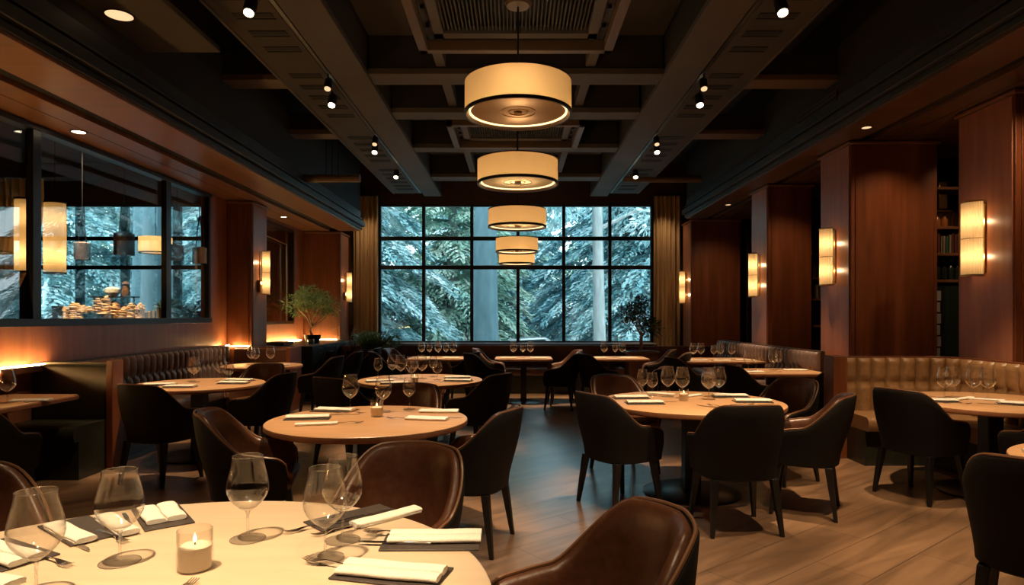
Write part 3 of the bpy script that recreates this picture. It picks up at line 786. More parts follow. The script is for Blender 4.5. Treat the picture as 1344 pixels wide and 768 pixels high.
def square_table(x, y, hx, hy, label, z=.75, th=.04, top='oak'):
    root = empty('square_table', (x, y, 0)); tag(root, label, 'table', TG)
    def rr(sx, sy, c=.09, n=5):
        pts = []
        for qx, qy, a in ((1, 1, 0), (-1, 1, 90), (-1, -1, 180), (1, -1, 270)):
            for i in range(n + 1):
                t = math.radians(a + 90 * i / n); pts.append((qx * (sx - c) + c * math.cos(t), qy * (sy - c) + c * math.sin(t)))
        return pts
    o = rr(hx, hy); i = rr(hx - .008, hy - .008)
    MB().rings([[(a, b, z - .008) for a, b in i], [(a, b, z) for a, b in i]]).build('tabletop', top, root)
    MB().rings([[(a, b, z - th) for a, b in i], [(a, b, z - th + .006) for a, b in o], [(a, b, z - .01) for a, b in o], [(a, b, z - .006) for a, b in i]]).build('table_edge', 'oakedge', root)
    MB().box(-.05, .05, -.05, .05, .02, z - th).build('pedestal', 'legs', root, bevel=.006)
    MB().lathe([(0, 0), (.3, 0), (.3, .012), (.28, .02), (0, .026)], 48).build('table_base', 'blacksteel', root)
    return root
round_table(-.96, 1.55, .91, 'large round cream table with folded napkins nearest the camera', 'cream_oak', .45, .05)
round_table(-1.0, 4.40, .67, 'round oak table with a candle behind the cream table')
round_table(-1.05, 7.15, .68, 'third round oak table down the aisle, crowded with glasses')
round_table(1.44, 5.32, .735, 'round oak table of the bookshelf side, five chairs round it')
round_table(-3.28, 6.72, .64, 'round oak table on a dark pedestal before the taupe bench')
round_table(-3.62, 9.25, .55, 'small round table before the flat brown backed bench')
square_table(-1.32, 10.9, .48, .36, 'square window table by the gold curtain, partly behind glasses')
square_table(.13, 10.9, .48, .36, 'square window table in the middle of the room')
square_table(1.62, 10.9, .58, .36, 'square window table before the potted ficus')
square_table(3.25, 8.25, .58, .42, 'oak table at the near end of the taupe side bench')
square_table(3.25, 10.4, .62, .5, 'oak table at the far end of the taupe side bench')
round_table(3.9, 5.32, .70, 'round oak table in the tan leather booth')
square_table(-4.22, 5.2, .34, .62, 'small dark-lit oak table in the black leather booth')
round_table(3.04, 3.02, .60, 'oak table corner at the edge of the picture beside the tan rimmed chair')

# ------------------------------------------------------------------ tableware prototypes
def glass_profile(h, bowl, rim, foot, stem_h):
    pts = [(.0, .0), (foot, 0), (foot, .0022), (foot * .55, .005), (.0065, .012), (.0042, .03), (.0042, stem_h - .012), (.008, stem_h)]
    n_ = 12
    outer = []
    for i in range(1, n_ + 1):
        t = i / n_; z = stem_h + (h - stem_h) * t
        if t < .42: r_ = .008 + (bowl - .008) * math.sin(t / .42 * PI / 2) ** .8
        else: r_ = bowl + (rim - bowl) * sm((t - .42) / .58)
        outer.append((r_, z))
    pts += outer
    inner = [(r_ - .0016, z + (.0 if k else 0)) for k, (r_, z) in enumerate(reversed(outer))]
    pts += inner + [(0, stem_h + .008)]
    return pts
def glass_proto(h, bowl, rim, foot, stem_h, name='wine_glass'):
    root = empty(name)
    pr = glass_profile(h, bowl, rim, foot, stem_h)
    ns = 8
    MB().lathe(pr[7:], 40).build('bowl', 'glass', root, smooth=50)
    MB().lathe(pr[:8] + [(0, stem_h)], 40).build('stem', 'glassstem', root, smooth=50)
    MB().lathe([(rim + .0009 * math.cos(a * PI / 4) - .0008, h + .0011 * math.sin(a * PI / 4)) for a in range(8)], 40, closed=True).build('rim', 'glassrim', root, smooth=60)
    MB().lathe([(foot + .0008 * math.cos(a * PI / 4) - .001, .0012 + .0011 * math.sin(a * PI / 4)) for a in range(8)], 40, closed=True).build('foot_edge', 'glassrim', root, smooth=60)
    return root
GP = {'big': glass_proto(.262, .063, .046, .054, .088), 'mid': glass_proto(.235, .05, .037, .046, .095), 'small': glass_proto(.20, .052, .04, .045, .07)}
WORDN = ['first', 'second', 'third', 'fourth', 'fifth', 'sixth', 'seventh', 'eighth', 'ninth']
def glasses(table, items):
    items = sorted(items, key=lambda t: t[1] / t[2] if t[2] else 0)
    for i, (kind, x, y) in enumerate(items):
        nm = {'big': 'large', 'mid': 'slender', 'small': 'short'}[kind]
        place(GP[kind], used, 'g' + kind, (x, y, .751), random.random() * 6, '%s wine glass, %s of %d on the %s' % (nm, WORDN[i], len(items), table), 'wine glass', 'wine glasses on the tables')
def napkin_proto(Lh=.29, w=.085, name='napkin', two=True):
    m = MB(); 
    def roll(y0, wd, hh, x0, x1):
        rings = []
        for i in range(13):
            t = i / 12; x = x0 + (x1 - x0) * t; wob = .002 * math.sin(t * 9)
            sec = []
            for k in range(14):
                a = 2 * PI * k / 14
                cy = math.copysign(abs(math.cos(a)) ** .6, math.cos(a)); cz = math.copysign(abs(math.sin(a)) ** .7, math.sin(a))
                sec.append((x, y0 + wd / 2 * cy + wob, hh / 2 + hh / 2 * cz * (1 + .06 * math.sin(t * 14 + y0 * 90))))
            rings.append(sec)
        m.rings(rings)
    if two: roll(-w * .26, w * .5, .017, -Lh / 2, Lh / 2); roll(w * .26, w * .5, .019, -Lh / 2, Lh / 2); m.box(-Lh / 2 + .004, Lh / 2 - .004, -w * .42, w * .42, 0, .006)
    else:
        roll(0, w, .016, -Lh / 2, Lh / 2); m.box(-Lh / 2 + .01, Lh / 2 - .004, -w * .5, w * .35, 0, .004)
    o = m.build(name, 'linen', smooth=55); return recalc(o)
NP = {'double': napkin_proto(.285, .095), 'single': napkin_proto(.26, .06, two=False), 'wide': napkin_proto(.20, .12, two=True)}
def mat_proto():
    root = MB().box(-.15, .15, -.075, .075, 0, .005).build('placemat', 'mat', bevel=.002)
    return root
PM = mat_proto()
def fork_proto():
    root = MB()
    def strip(pts, ws, th=.0028):
        rg = []
        for (x, z), w_ in zip(pts, ws):
            rg.append([(x, -w_, z), (x, w_, z), (x, w_, z + th), (x, -w_, z + th)])
        root.rings(rg)
    strip([(-.10, .002), (-.06, .004), (0, .007), (.03, .009), (.05, .006), (.062, .003)], [.0075, .006, .003, .003, .009, .0125])
    for k in range(4):
        y = -.0105 + k * .007
        root.rings([[(.058, y - .0019, .003), (.058, y + .0019, .003), (.058, y + .0019, .0058), (.058, y - .0019, .0058)],
                    [(.085, y - .0018, .004), (.085, y + .0018, .004), (.085, y + .0018, .006), (.085, y - .0018, .006)],
                    [(.106, y - .001, .010), (.106, y + .001, .010), (.106, y + .001, .011), (.106, y - .001, .011)]])
    return recalc(root.build('fork', 'steel', smooth=45))
def knife_proto():
    root = empty('knife')
    m = MB(); m.rings([[(x, -w_, 0.001), (x, w_, 0.001), (x, w_, h_), (x, -w_, h_)] for x, w_, h_ in ((-.115, .006, .006), (-.06, .0075, .008), (-.005, .006, .007))]); recalc(m.build('handle', 'steel', root, bevel=.001))
    m = MB(); m.rings([[(x, -a, 0.002), (x, b_, 0.0025), (x, b_, .0035), (x, -a, .0045)] for x, a, b_ in ((-.008, .005, .005), (.03, .006, .0095), (.085, .006, .009), (.115, .004, .001))]); recalc(m.build('blade', 'steel', root))
    return root
FK = fork_proto(); KN = knife_proto()
cnt = {}
def item(kind, table, x, y, deg, extra='', z=.751):
    proto, key, cat, grp = {
        'double': (NP['double'], 'nd', 'napkin', 'rolled napkins on the tables'), 'single': (NP['single'], 'ns', 'napkin', 'rolled napkins on the tables'),
        'wide': (NP['wide'], 'nw', 'napkin', 'rolled napkins on the tables'), 'mat': (PM, 'pm', 'placemat', 'dark placemats'),
        'fork': (FK, 'fk', 'fork', 'forks on the tables'), 'knife': (KN, 'kn', 'knife', 'knives on the tables')}[kind]
    base = {'double': 'white double-rolled napkin', 'single': 'narrow white rolled napkin', 'wide': 'broad white folded napkin', 'mat': 'dark leather placemat', 'fork': 'steel fork', 'knife': 'steel knife'}[kind]
    c = cnt.get((cat, table), 0); cnt[(cat, table)] = c + 1
    return place(proto, used, key, (x, y, z), math.radians(deg), (base + ' ' + extra + ' on the ' + table).replace('  ', ' '), cat, grp)

def candle(x, y, s, label, lit=True):
    root = empty('candle_holder', (x, y, .751)); tag(root, label, 'candle', 'table candles')
    r_, h = .046 * s, .112 * s
    MB().lathe([(0, 0), (r_ - .004, 0), (r_, .004), (r_, h - .002), (r_ - .0015, h), (r_ - .003, h - .002), (r_ - .003, .004), (0, .004)], 40).build('holder_cup', 'candleglass', root)
    MB().lathe([(0, .005), (r_ - .004, .005), (r_ - .004, h * .58), (r_ * .7, h * .62), (r_ * .25, h * .6), (0, h * .6)], 40).build('wax', 'wax', root)
    MB().tube([(0, 0, h * .58), (.001, 0, h * .68)], .0012, 6).build('wick', 'black', root)
    if lit: MB().lathe([(0, h * .66), (.004 * s, h * .70), (.0052 * s, h * .75), (.003 * s, h * .82), (0, h * .9)], 12).build('flame', 'flame', root)
    return root

T0 = 'cream front table'
glasses(T0, [('big', -1.20, 1.62), ('big', -1.125, 1.84), ('big', -.84, 2.03), ('big', -.55, 1.87), ('big', -.54, 2.02)])
candle(-.887, 1.79, 1.0, 'glass candle holder with cream wax on the cream front table')
item('mat', T0, -.26, 2.0, 1, 'by the aisle chair'); item('double', T0, -.25, 2.015, 1, 'by the aisle chair', .757)
item('fork', T0, -.38, 2.055, 172, 'above the aisle napkin', .757); item('knife', T0, -.37, 1.975, 176, 'below the aisle napkin', .757)
item('mat', T0, -.56, 2.24, 44, 'before the tucked chair'); item('single', T0, -.445, 2.235, 45, 'before the tucked chair', .752)
item('knife', T0, -.52, 2.24, 44, 'before the tucked chair', .757); item('fork', T0, -.66, 2.14, 218, 'behind the paired glasses'); item('fork', T0, -.57, 2.12, 225, 'beside the tucked chair napkin')
item('mat', T0, -.335, 1.755, -14, 'at the near edge'); item('double', T0, -.335, 1.745, -12, 'at the near edge', .757); item('fork', T0, -.50, 1.80, 160, 'at the near edge', .757)
item('mat', T0, -1.235, 2.26, -52, 'at the far partition corner'); item('wide', T0, -1.235, 2.255, -52, 'at the far partition corner', .757)
item('knife', T0, -1.31, 2.19, -52, 'beside the far corner napkin'); 
item('mat', T0, -1.42, 2.11, -38, 'beside the tall middle glass'); item('single', T0, -1.32, 2.14, -42, 'upper one beside the middle glass', .757); item('single', T0, -1.42, 2.06, -36, 'lower one beside the middle glass', .757)
item('fork', T0, -1.28, 2.05, -35, 'beside the middle glass'); item('knife', T0, -1.36, 1.99, -35, 'beside the middle glass')
item('mat', T0, -1.50, 1.90, -28, 'behind the frame-edge glass'); item('double', T0, -1.50, 1.88, -26, 'behind the frame-edge glass', .757)
item('fork', T0, -1.33, 1.85, -28, 'behind the frame-edge glass'); item('single', T0, -1.42, 1.72, -20, 'at the frame edge')
item('fork', T0, -1.22, 1.50, 60, 'at the frame edge'); item('fork', T0, -.86, 1.60, 80, 'below the candle')

T1 = 'candle-lit oak table'
glasses(T1, [('big', -1.23, 4.82), ('big', -.97, 4.74), ('mid', -.80, 4.86)])
candle(-.97, 4.52, .95, 'candle holder on the oak table behind the cream table')
item('double', T1, -.56, 4.72, -2, 'at the aisle side, upper'); item('fork', T1, -.72, 4.74, 172, 'at the aisle side, upper')
item('double', T1, -.60, 4.38, -12, 'at the aisle side, lower'); item('fork', T1, -.78, 4.40, 168, 'at the aisle side, lower'); item('knife', T1, -.48, 4.46, -10, 'at the aisle side, lower')
item('mat', T1, -1.42, 4.42, 8, 'at the partition side'); item('double', T1, -1.42, 4.42, 10, 'at the partition side, middle', .757)
item('single', T1, -1.28, 4.16, 14, 'at the partition side, lower'); item('fork', T1, -1.10, 4.22, 14, 'at the partition side, lower')
item('mat', T1, -1.35, 4.78, -10, 'at the far side'); item('double', T1, -1.33, 4.77, -10, 'at the far partition side', .757); item('knife', T1, -1.22, 4.58, 6, 'at the partition side')
item('fork', T1, -1.18, 4.66, -8, 'at the far side')

T2 = 'third round table'
glasses(T2, [('mid', -1.52, 7.15), ('big', -1.40, 7.35), ('big', -1.28, 7.2), ('mid', -1.16, 7.4), ('big', -1.05, 7.25), ('mid', -.95, 7.45), ('small', -.86, 7.1), ('big', -1.12, 6.95)])
candle(-1.06, 6.78, .9, 'candle holder on the third round table down the aisle')
for i, (x, y, a, e) in enumerate(((-1.45, 6.9, 20, 'at the partition side'), (-.62, 6.95, -10, 'at the aisle side'), (-.66, 7.3, 5, 'at the far aisle side'), (-1.25, 6.68, 8, 'at the near side'))):
    item('mat', T2, x, y, a, e); item('double', T2, x, y, a, e, .757)
for x, y, a, e in ((-.86, 6.82, 10, 'at the near side'), (-1.5, 7.3, 30, 'at the partition side')): item('fork', T2, x, y, a, e)

T3 = 'round table by the tan booth'
glasses(T3, [('mid', 1.10, 5.62), ('small', 1.20, 5.70), ('big', 1.32, 5.62), ('big', 1.42, 5.52), ('big', 1.62, 5.44), ('big', 1.74, 5.55), ('small', 1.68, 5.62)])
candle(1.39, 5.36, .85, 'candle holder on the round table by the tan booth')
for kind, x, y, a, e in (('double', .98, 5.52, 5, 'at the aisle edge, far'), ('double', 1.03, 5.18, 3, 'at the aisle edge, near'), ('double', 1.86, 5.62, -4, 'at the booth edge, far'), ('double', 1.93, 5.28, -4, 'at the booth edge, near')):
    item('mat', T3, x, y, a, e); item(kind, T3, x, y, a, e, .757)
item('knife', T3, 1.48, 4.98, 125, 'before the square-on chair'); item('fork', T3, 1.56, 5.0, 120, 'before the square-on chair')
item('single', T3, 1.30, 5.78, -35, 'behind the glasses'); item('single', T3, 1.52, 5.62, 40, 'between the glasses'); item('knife', T3, 1.20, 5.28, 5, 'at the aisle edge'); item('fork', T3, 1.78, 5.10, 10, 'at the booth edge')

T4 = 'pedestal table by the taupe bench'
glasses(T4, [('mid', -3.48, 6.95), ('big', -3.40, 6.85), ('big', -3.18, 6.98), ('small', -3.04, 6.86)])
for x, y, a, e in ((-3.60, 6.55, 15, 'at the bench side'), (-2.98, 6.98, -5, 'at the far side'), (-2.93, 6.72, -2, 'at the aisle side'), (-3.3, 6.36, 5, 'at the near side')):
    item('mat', T4, x, y, a, e); item('double', T4, x, y, a, e, .757)
T5 = 'small table before the flat bench'
glasses(T5, [('big', -3.80, 9.3), ('big', -3.70, 9.2), ('big', -3.52, 9.3)])
item('double', T5, -3.36, 9.2, 5, 'at the aisle side')
for nm, cx, gx in (('window table by the curtain', -1.32, (-.28, -.14, .0, .14, .26)), ('middle window table', .13, (-.17, -.01, .12)), ('window table by the ficus', 1.62, (-.12, .06, .19))):
    glasses(nm, [('big' if i % 2 == 0 else 'mid', cx + g_, 11.0 - .05 * (i % 2)) for i, g_ in enumerate(gx)])
    item('double', nm, cx - .25, 10.75, 4, 'at the partition end'); item('double', nm, cx + .25, 10.75, -4, 'at the bookshelf end')
T6 = 'near side-bench table'
glasses(T6, [('big', 2.98, 8.3), ('big', 3.12, 8.42), ('big', 3.33, 8.38), ('mid', 3.45, 8.5)])
item('double', T6, 3.58, 8.3, -4, 'at the bench side'); item('double', T6, 2.92, 8.02, 6, 'at the aisle side'); item('fork', T6, 3.2, 8.05, 10, 'at the near side')
T7 = 'far side-bench table'
glasses(T7, [('big', 2.85, 10.4), ('big', 3.0, 10.5), ('mid', 3.15, 10.3), ('big', 3.3, 10.45), ('big', 3.45, 10.35)])
item('double', T7, 2.85, 10.1, 4, 'at the aisle side'); item('double', T7, 3.6, 10.15, -4, 'at the bench side'); item('double', T7, 3.2, 10.05, 0, 'at the near side')
T8 = 'tan booth table'
glasses(T8, [('big', 3.64, 5.50), ('big', 3.76, 5.58), ('big', 3.90, 5.52), ('big', 3.98, 5.46)])
for x, y, a, e in ((3.45, 5.30, -8, 'at the aisle side'), (3.98, 5.10, -25, 'at the near side')):
    item('mat', T8, x, y, a, e); item('double', T8, x, y, a, e, .757)
item('knife', T8, 3.78, 5.12, 150, 'at the near side'); item('fork', T8, 3.52, 5.16, -8, 'at the aisle side')
item('single', T8, 3.76, 5.44, 30, 'under the glasses, first'); item('single', T8, 3.90, 5.38, -35, 'under the glasses, second'); item('fork', T8, 3.58, 5.56, 140, 'behind the glasses')
candle(4.18, 5.20, .9, 'candle holder at the frame edge on the tan booth table')
T9 = 'small booth table'
glasses(T9, [('big', -4.10, 5.22), ('big', -4.26, 5.25)])
item('double', T9, -3.98, 5.32, 12, 'at the aisle side'); item('fork', T9, -4.0, 5.2, 12, 'at the aisle side')
T10 = 'table corner at the frame edge'
item('double', T10, 2.72, 3.24, -20, 'behind the tan rimmed chair'); item('mat', T10, 2.70, 3.06, -20, 'behind the tan rimmed chair'); item('single', T10, 2.72, 3.06, -20, 'in front', .757)

# ------------------------------------------------------------------ console + items
root = empty('console_cabinet', (-4.0, 12.62, 0)); tag(root, 'long black console cabinet beside the pilasters with plants on top', 'cabinet'); root.location.y = 12.45; root.scale = (1, .9, 1)
m = MB(); m.box(-.56, .5, -1.65, 1.6, 0, .06); m.box(-.56, .55, -1.66, 1.62, .9, .94); m.box(-.56, .56, -1.66, -1.62, .04, .92); m.box(-.56, .56, 1.58, 1.62, .04, .92); m.box(-.56, -.5, -1.62, 1.58, .06, .9)
m.box(-.5, .5, -1.62, 1.58, .48, .51)
m.build('cabinet_body', 'black', root, bevel=.004)
for k in range(4):
    y0 = -1.62 + k * .8
    d = MB().box(.52, .545, y0 + .01, y0 + .79, .53, .89).build('drawer', 'blacksteel', root, bevel=.004)
    MB().tube([(.56, y0 + .25, .8), (.575, y0 + .25, .8), (.575, y0 + .55, .8), (.56, y0 + .55, .8)], .006, 6).build('handle', 'bronze', d)
o = MB().box(-4.35, -4.0, 11.15, 11.65, .942, 1.0).build('tray_box', 'black', bevel=.006); tag(o, 'black tray box on the console beside the small olive tree', 'box')
o = MB().lathe([(0, 0), (.05, 0), (.065, .05), (.06, .09), (.052, .088), (.045, .01), (0, .01)], 24).build('metal_bowl', 'steel', loc=(-3.72, 11.75, .942)); tag(o, 'small steel bowl on the black console', 'bowl')

def leaves_mesh(centers, n, size, name, mt, parent, spread=None, ar=2.6):
    m = MB()
    for _ in range(n):
        c, r_ = random.choice(centers)
        d = Vector((random.gauss(0, 1), random.gauss(0, 1), random.gauss(0, 1))).normalized() * r_ * random.random() ** .4
        p = Vector(c) + d
        t = (d.normalized() + Vector((random.uniform(-.6, .6), random.uniform(-.6, .6), random.uniform(-.7, .3)))).normalized()
        w = t.cross(Vector((random.uniform(-1, 1), random.uniform(-1, 1), 1))).normalized()
        s_ = size * random.uniform(.6, 1.2); q = w.cross(t) * s_ * .12
        m.add([p, p + t * s_ * .5 + w * s_ / ar * .5 + q, p + t * s_, p + t * s_ * .5 - w * s_ / ar * .5 + q], [(0, 1, 2), (0, 2, 3)])
    return m.build(name, mt, parent, smooth=0)
def branch(mb, p0, p1, r0, r1, bend=.05):
    p0, p1 = Vector(p0), Vector(p1); mid = (p0 + p1) / 2 + Vector((random.uniform(-bend, bend), random.uniform(-bend, bend), 0))
    mb.tube([p0, p0.lerp(mid, .6), mid, p1.lerp(mid, .4), p1], [r0, r0 * .85, (r0 + r1) / 2, (r0 * .3 + r1 * .7), r1], 7)
# olive tree on console
root = empty('potted_olive_tree', (-3.8, 12.1, .942)); tag(root, 'small olive tree with pale forked trunk on the black console', 'potted plant')
MB().lathe([(0, 0), (.09, 0), (.12, .14), (.11, .14), (.085, .12), (0, .12)], 28).build('pot', 'black', root)
m = MB(); branch(m, (0, 0, .1), (.0, 0, .34), .02, .015); cs = []
for a in range(7):
    an = a * .9; e = (.27 * math.cos(an), .24 * math.sin(an), .58 + .07 * (a % 3)); branch(m, (0, 0, .26 + .02 * (a % 4)), e, .012, .004); cs.append((e, .14)); cs.append(((e[0] * .5, e[1] * .5, e[2] + .12), .13))
m.build('trunk', 'bark', root)
leaves_mesh(cs, 1900, .055, 'foliage', 'leaf2', root); root.scale = (1.3, 1.3, 1.12)
# ficus in planter
root = empty('potted_ficus', (2.37, 12.25, 0)); tag(root, 'bushy green ficus with braided trunk in a wooden planter by the window', 'potted plant')
m = MB(); m.box(-.27, .27, -.22, .22, 0, .74); m.box(-.30, .30, -.25, .25, .74, .79); m.build('planter', 'terracotta', root, bevel=.01)
MB().box(-.25, .25, -.2, .2, .785, .797).build('soil', 'soil', root)
m = MB()
for ph in (0, 2.1, 4.2): m.tube([(.022 * math.cos(ph + t * .9), .022 * math.sin(ph + t * .9), .79 + t * .035) for t in range(9)], [.016] * 9, 7)
cs = []
for a in range(11):
    an = a * 2.4; rr_ = .10 + .19 * ((a * 37) % 10) / 10; zz = 1.2 + .50 * ((a * 7) % 11) / 11; rr_ *= 1.25 - .8 * (zz - 1.2)
    e = (rr_ * math.cos(an), rr_ * math.sin(an), zz); branch(m, (0, 0, 1.06), e, .01, .004); cs.append((e, .15))
cs += [((0, 0, 1.5), .22), ((0, 0, 1.72), .12), ((.26, 0, 1.18), .15), ((-.24, 0, 1.28), .14)]
m.build('trunk', 'bark', root)
leaves_mesh(cs, 2600, .06, 'foliage', 'leaf', root)
# grassy plant near the curtain
root = empty('potted_fern', (-2.72, 12.35, 0)); tag(root, 'low bushy green fern in a dark planter beside the gold curtain', 'potted plant')
MB().box(-.24, .24, -.2, .2, 0, .82).build('planter', 'darkwood', root, bevel=.01)
m = MB()
for i in range(420):
    a = random.uniform(0, 2 * PI); l = random.uniform(.2, .5); up = random.uniform(.12, .36)
    p = Vector((random.uniform(-.15, .15), random.uniform(-.1, .1), .8)); d = Vector((math.cos(a) * 1.15, math.sin(a) * .7, 0)); w = Vector((-d.y, d.x, 0)).normalized() * .008
    pts = [p + d * l * t + Vector((0, 0, up * math.sin(t * 2.0))) for t in (0, .35, .7, 1)]
    m.add([pts[0] - w, pts[0] + w, pts[1] + w * 1.3, pts[1] - w * 1.3, pts[2] + w, pts[2] - w, pts[3]], [(0, 1, 2, 3), (3, 2, 4, 5), (5, 4, 6)])
m.build('foliage', 'leaf2', root, smooth=0)
leaves_mesh([((-.12, 0, 1.0), .16), ((.2, 0, 1.0), .17), ((.42, 0, .98), .12)], 900, .05, 'leaflet_cluster', 'leaf2', root)
root = empty('twig_vase', (-3.15, 12.3, 0)); tag(root, 'tall plant stand with bare arching twigs beside the curtain', 'plant')
MB().lathe([(0, 0), (.1, 0), (.12, .3), (.07, .72), (.08, .8), (.07, .8), (.06, .72), (0, .7)], 24).build('vase', 'darkwood', root)
m = MB()
for a, l in ((.3, .3), (2.6, .4), (3.4, .3), (5.6, .25)):
    m.tube([(0, 0, .7), (.02 * math.cos(a), 0, 1.05), (l * .5 * math.cos(a), l * .3 * math.sin(a), 1.26), (l * math.cos(a), l * .4 * math.sin(a), 1.2)], [.009, .008, .006, .003], 6)
m.build('twig', 'bark', root)

# ------------------------------------------------------------------ shelves on the right
BK = [(.12, .03, .02), (.03, .05, .09), (.16, .10, .05), (.05, .05, .05), (.22, .18, .13), (.03, .08, .05)]
BM = [mat('book_cover_%d' % i, c, .6) for i, c in enumerate(BK)]
def book(x, y, z, w, h, d, mi, label):
    root = empty('book', (x, y, z)); tag(root, label, 'book', 'books on the pillar shelves')
    m = MB(); m.box(0, .003, 0, d, 0, h); m.box(w - .003, w, 0, d, 0, h); m.box(0, w, 0, .003, 0, h); m.build('cover', BM[mi], root)
    MB().box(.003, w - .003, .003, d - .004, .004, h - .004).build('pages', 'paper', root)
def shelf_unit(x0, x1, y, zs, ztop, label, depth=.35):
    root = empty('bookcase', (x0, y, 0)); tag(root, label, 'bookcase', 'bookcases between the pillars'); w = x1 - x0
    m = MB(); m.box(0, w, depth, depth + .03, 0, ztop); m.box(w - .03, w, 0, depth, 0, ztop); m.box(0, .03, 0, depth, 0, ztop); m.box(0, w, 0, depth, 0, .5); m.build('case', 'darkwood', root, bevel=.004)
    for z in zs: MB().box(.03, w - .03, .0, depth, z - .035, z).build('shelf', 'wood2', root, bevel=.004)
    return root
shelf_unit(5.03, 5.75, 8.0, (1.9, 2.23, 2.56, 3.05), 3.5, 'dark bookcase between the broad and the near pillar')
x = 5.09
for i in range(12):
    w = random.uniform(.025, .045); h = random.uniform(.2, .26)
    book(x, 8.04, 2.23, w, h, .2, random.randrange(6), 'dark book, %s along the middle shelf beside the broad pillar' % (WORDN + ['tenth', 'eleventh', 'twelfth'])[i]); x += w + .003
BG = empty('liquor_bottle'); 
MB().lathe([(0, 0), (.035, 0), (.036, .13), (.03, .16), (.012, .185), (.012, .235), (0, .235)], 20).build('bottle_body', 'bottle', BG); MB().lathe([(0, .232), (.014, .232), (.014, .25), (0, .25)], 12).build('cap', 'brass', BG)
for i in range(6):
    place(BG, used, 'bot', (5.1 + i * .085, 8.1, 1.9), 0, 'dark bottle, %s along the lowest lit shelf beside the broad pillar' % WORDN[i], 'bottle', 'bottles on the pillar shelf')
root = empty('decanter_case', (5.17, 8.1, 2.56)); tag(root, 'amber decanter case on the upper shelf beside the broad pillar', 'decanter case')
m = MB(); m.box(0, .3, 0, .16, 0, .015); m.box(0, .3, 0, .16, .2, .215)
for a in (0, .29):
    for b in (0, .15): m.box(a, a + .01, b, b + .01, .0, .21)
m.build('case_frame', 'brass', root)
for k in range(3): MB().lathe([(0, .015), (.04, .015), (.042, .1), (.02, .14), (.012, .18), (0, .18)], 18, Matrix.Translation((.06 + k * .09, .08, 0))).build('decanter', 'amber', root)
o = MB().box(0, .11, 0, .02, 0, .34).build('gilt_frame', 'brass', loc=(5.28, 8.08, 2.79), bevel=.01); tag(o, 'small gilt frame standing on top of the decanter case', 'picture frame')
root = empty('display_cabinet', (5.05, 7.95, 0)); tag(root, 'dark glazed display cabinet with pale papers below the bookcase', 'cabinet')
MB().box(.05, .62, .0, .03, .5, 1.82).build('cabinet_glass', 'bottle', root)
MB().box(.03, .64, -.03, .03, 0, .5).build('plinth', 'darkwood', root, bevel=.004)
m = MB()
for k in range(9): m.box(.07, .15 - .01 * (k % 2), -.03, .0, .52 + k * .14, .64 + k * .14)
m.build('paper_stack', 'sill', root)
shelf_unit(4.78, 5.5, 10.75, (1.3, 1.75, 2.1, 2.5), 3.5, 'narrow dark bookcase between the middle and broad pillars')
for i in range(10):
    book(4.86 + i * .05, 10.8, (2.1, 1.75)[i % 2], .04, random.uniform(.2, .26), .2, (4, 1, 2, 4, 5)[i % 5], 'book, %s along the %s shelf of the narrow bookcase' % (WORDN[i // 2], ('upper', 'lower')[i % 2]))
root = empty('tall_mirror', (4.86, 13.6, 0)); tag(root, 'tall dark framed mirror between the window pillar and the middle pillar', 'mirror')
m = MB(); m.box(0, .05, 0, .05, 0, 3.3); m.box(.75, .8, 0, .05, 0, 3.3); m.box(0, .8, 0, .05, 1.55, 1.62); m.box(0, .8, 0, .05, 3.25, 3.3); m.box(0, .8, 0, .05, 0, .1); m.build('mirror_frame', 'bronze', root)
MB().box(.04, .76, .02, .04, .1, 3.26).build('mirror_glass', mat('dark_mirror', (.25, .3, .3), .08, 1), root)

# ------------------------------------------------------------------ bar room behind the partition
root = empty('display_counter', (-5.75, 9.2, 0)); tag(root, 'tall counter behind the glass partition that carries the bread display', 'counter')
MB().box(-.95, .95, -.35, .45, 0, 1.31).build('counter_body', 'darkwood', root, bevel=.01)
MB().box(-1.0, 1.0, -.4, .5, 1.31, 1.35).build('countertop', 'cream_oak', root, bevel=.006)
BP = empty('flatbread_stack')
m = MB()
for k in range(10):
    m.lathe([(0, k * .026), (.045, k * .026 + .001), (.055, k * .026 + .012), (.045, k * .026 + .024), (0, k * .026 + .025)], 16, Matrix.Translation((random.uniform(-.006, .006), random.uniform(-.006, .006), 0)))
m.build('crust', 'bread', BP)
MB().lathe([(0, .256), (.02, .262), (.03, .27), (.018, .285), (0, .288)], 12).build('top_roll', 'bread', BP)
i = 0
for row in range(3):
    for c in range(10 - row % 2):
        x = -6.28 + c * .115 + (row % 2) * .057; y = 9.02 + row * .13
        o = place(BP, used, 'bp', (x, y, 1.352), i * .7, 'stack of round golden flatbreads, %s along the %s row of the display' % ((WORDN + ['tenth'])[c], ('front', 'middle', 'back')[row]), 'bread stack', 'flatbread stacks behind the glass')
        o.scale = (1, 1, (.95 + .25 * math.sin(c * 1.7 + row)) * (1.15 if 2 < c < 7 else .85)); i += 1
root = empty('serving_bowl', (-5.72, 8.84, 1.352)); tag(root, 'dark bowl in front of the bread stacks behind the glass', 'bowl')
MB().lathe([(0, 0), (.07, 0), (.16, .07), (.19, .13), (.18, .13), (.15, .075), (.06, .012), (0, .012)], 36).build('bowl_body', 'bronze', root)
MB().lathe([(0, .09), (.16, .1), (.12, .14), (0, .17)], 20).build('roll_heap', 'bread', root)
root = empty('raised_tray', (-5.72, 9.22, 1.352)); tag(root, 'raised tray behind the bread stacks with a white bowl and jar', 'tray')
m = MB(); m.box(-.3, .3, -.12, .12, .36, .38)
for a in (-.28, .28): m.tube([(a, 0, 0), (a, 0, .36)], .012, 8)
m.build('tray_board', 'bronze', root)
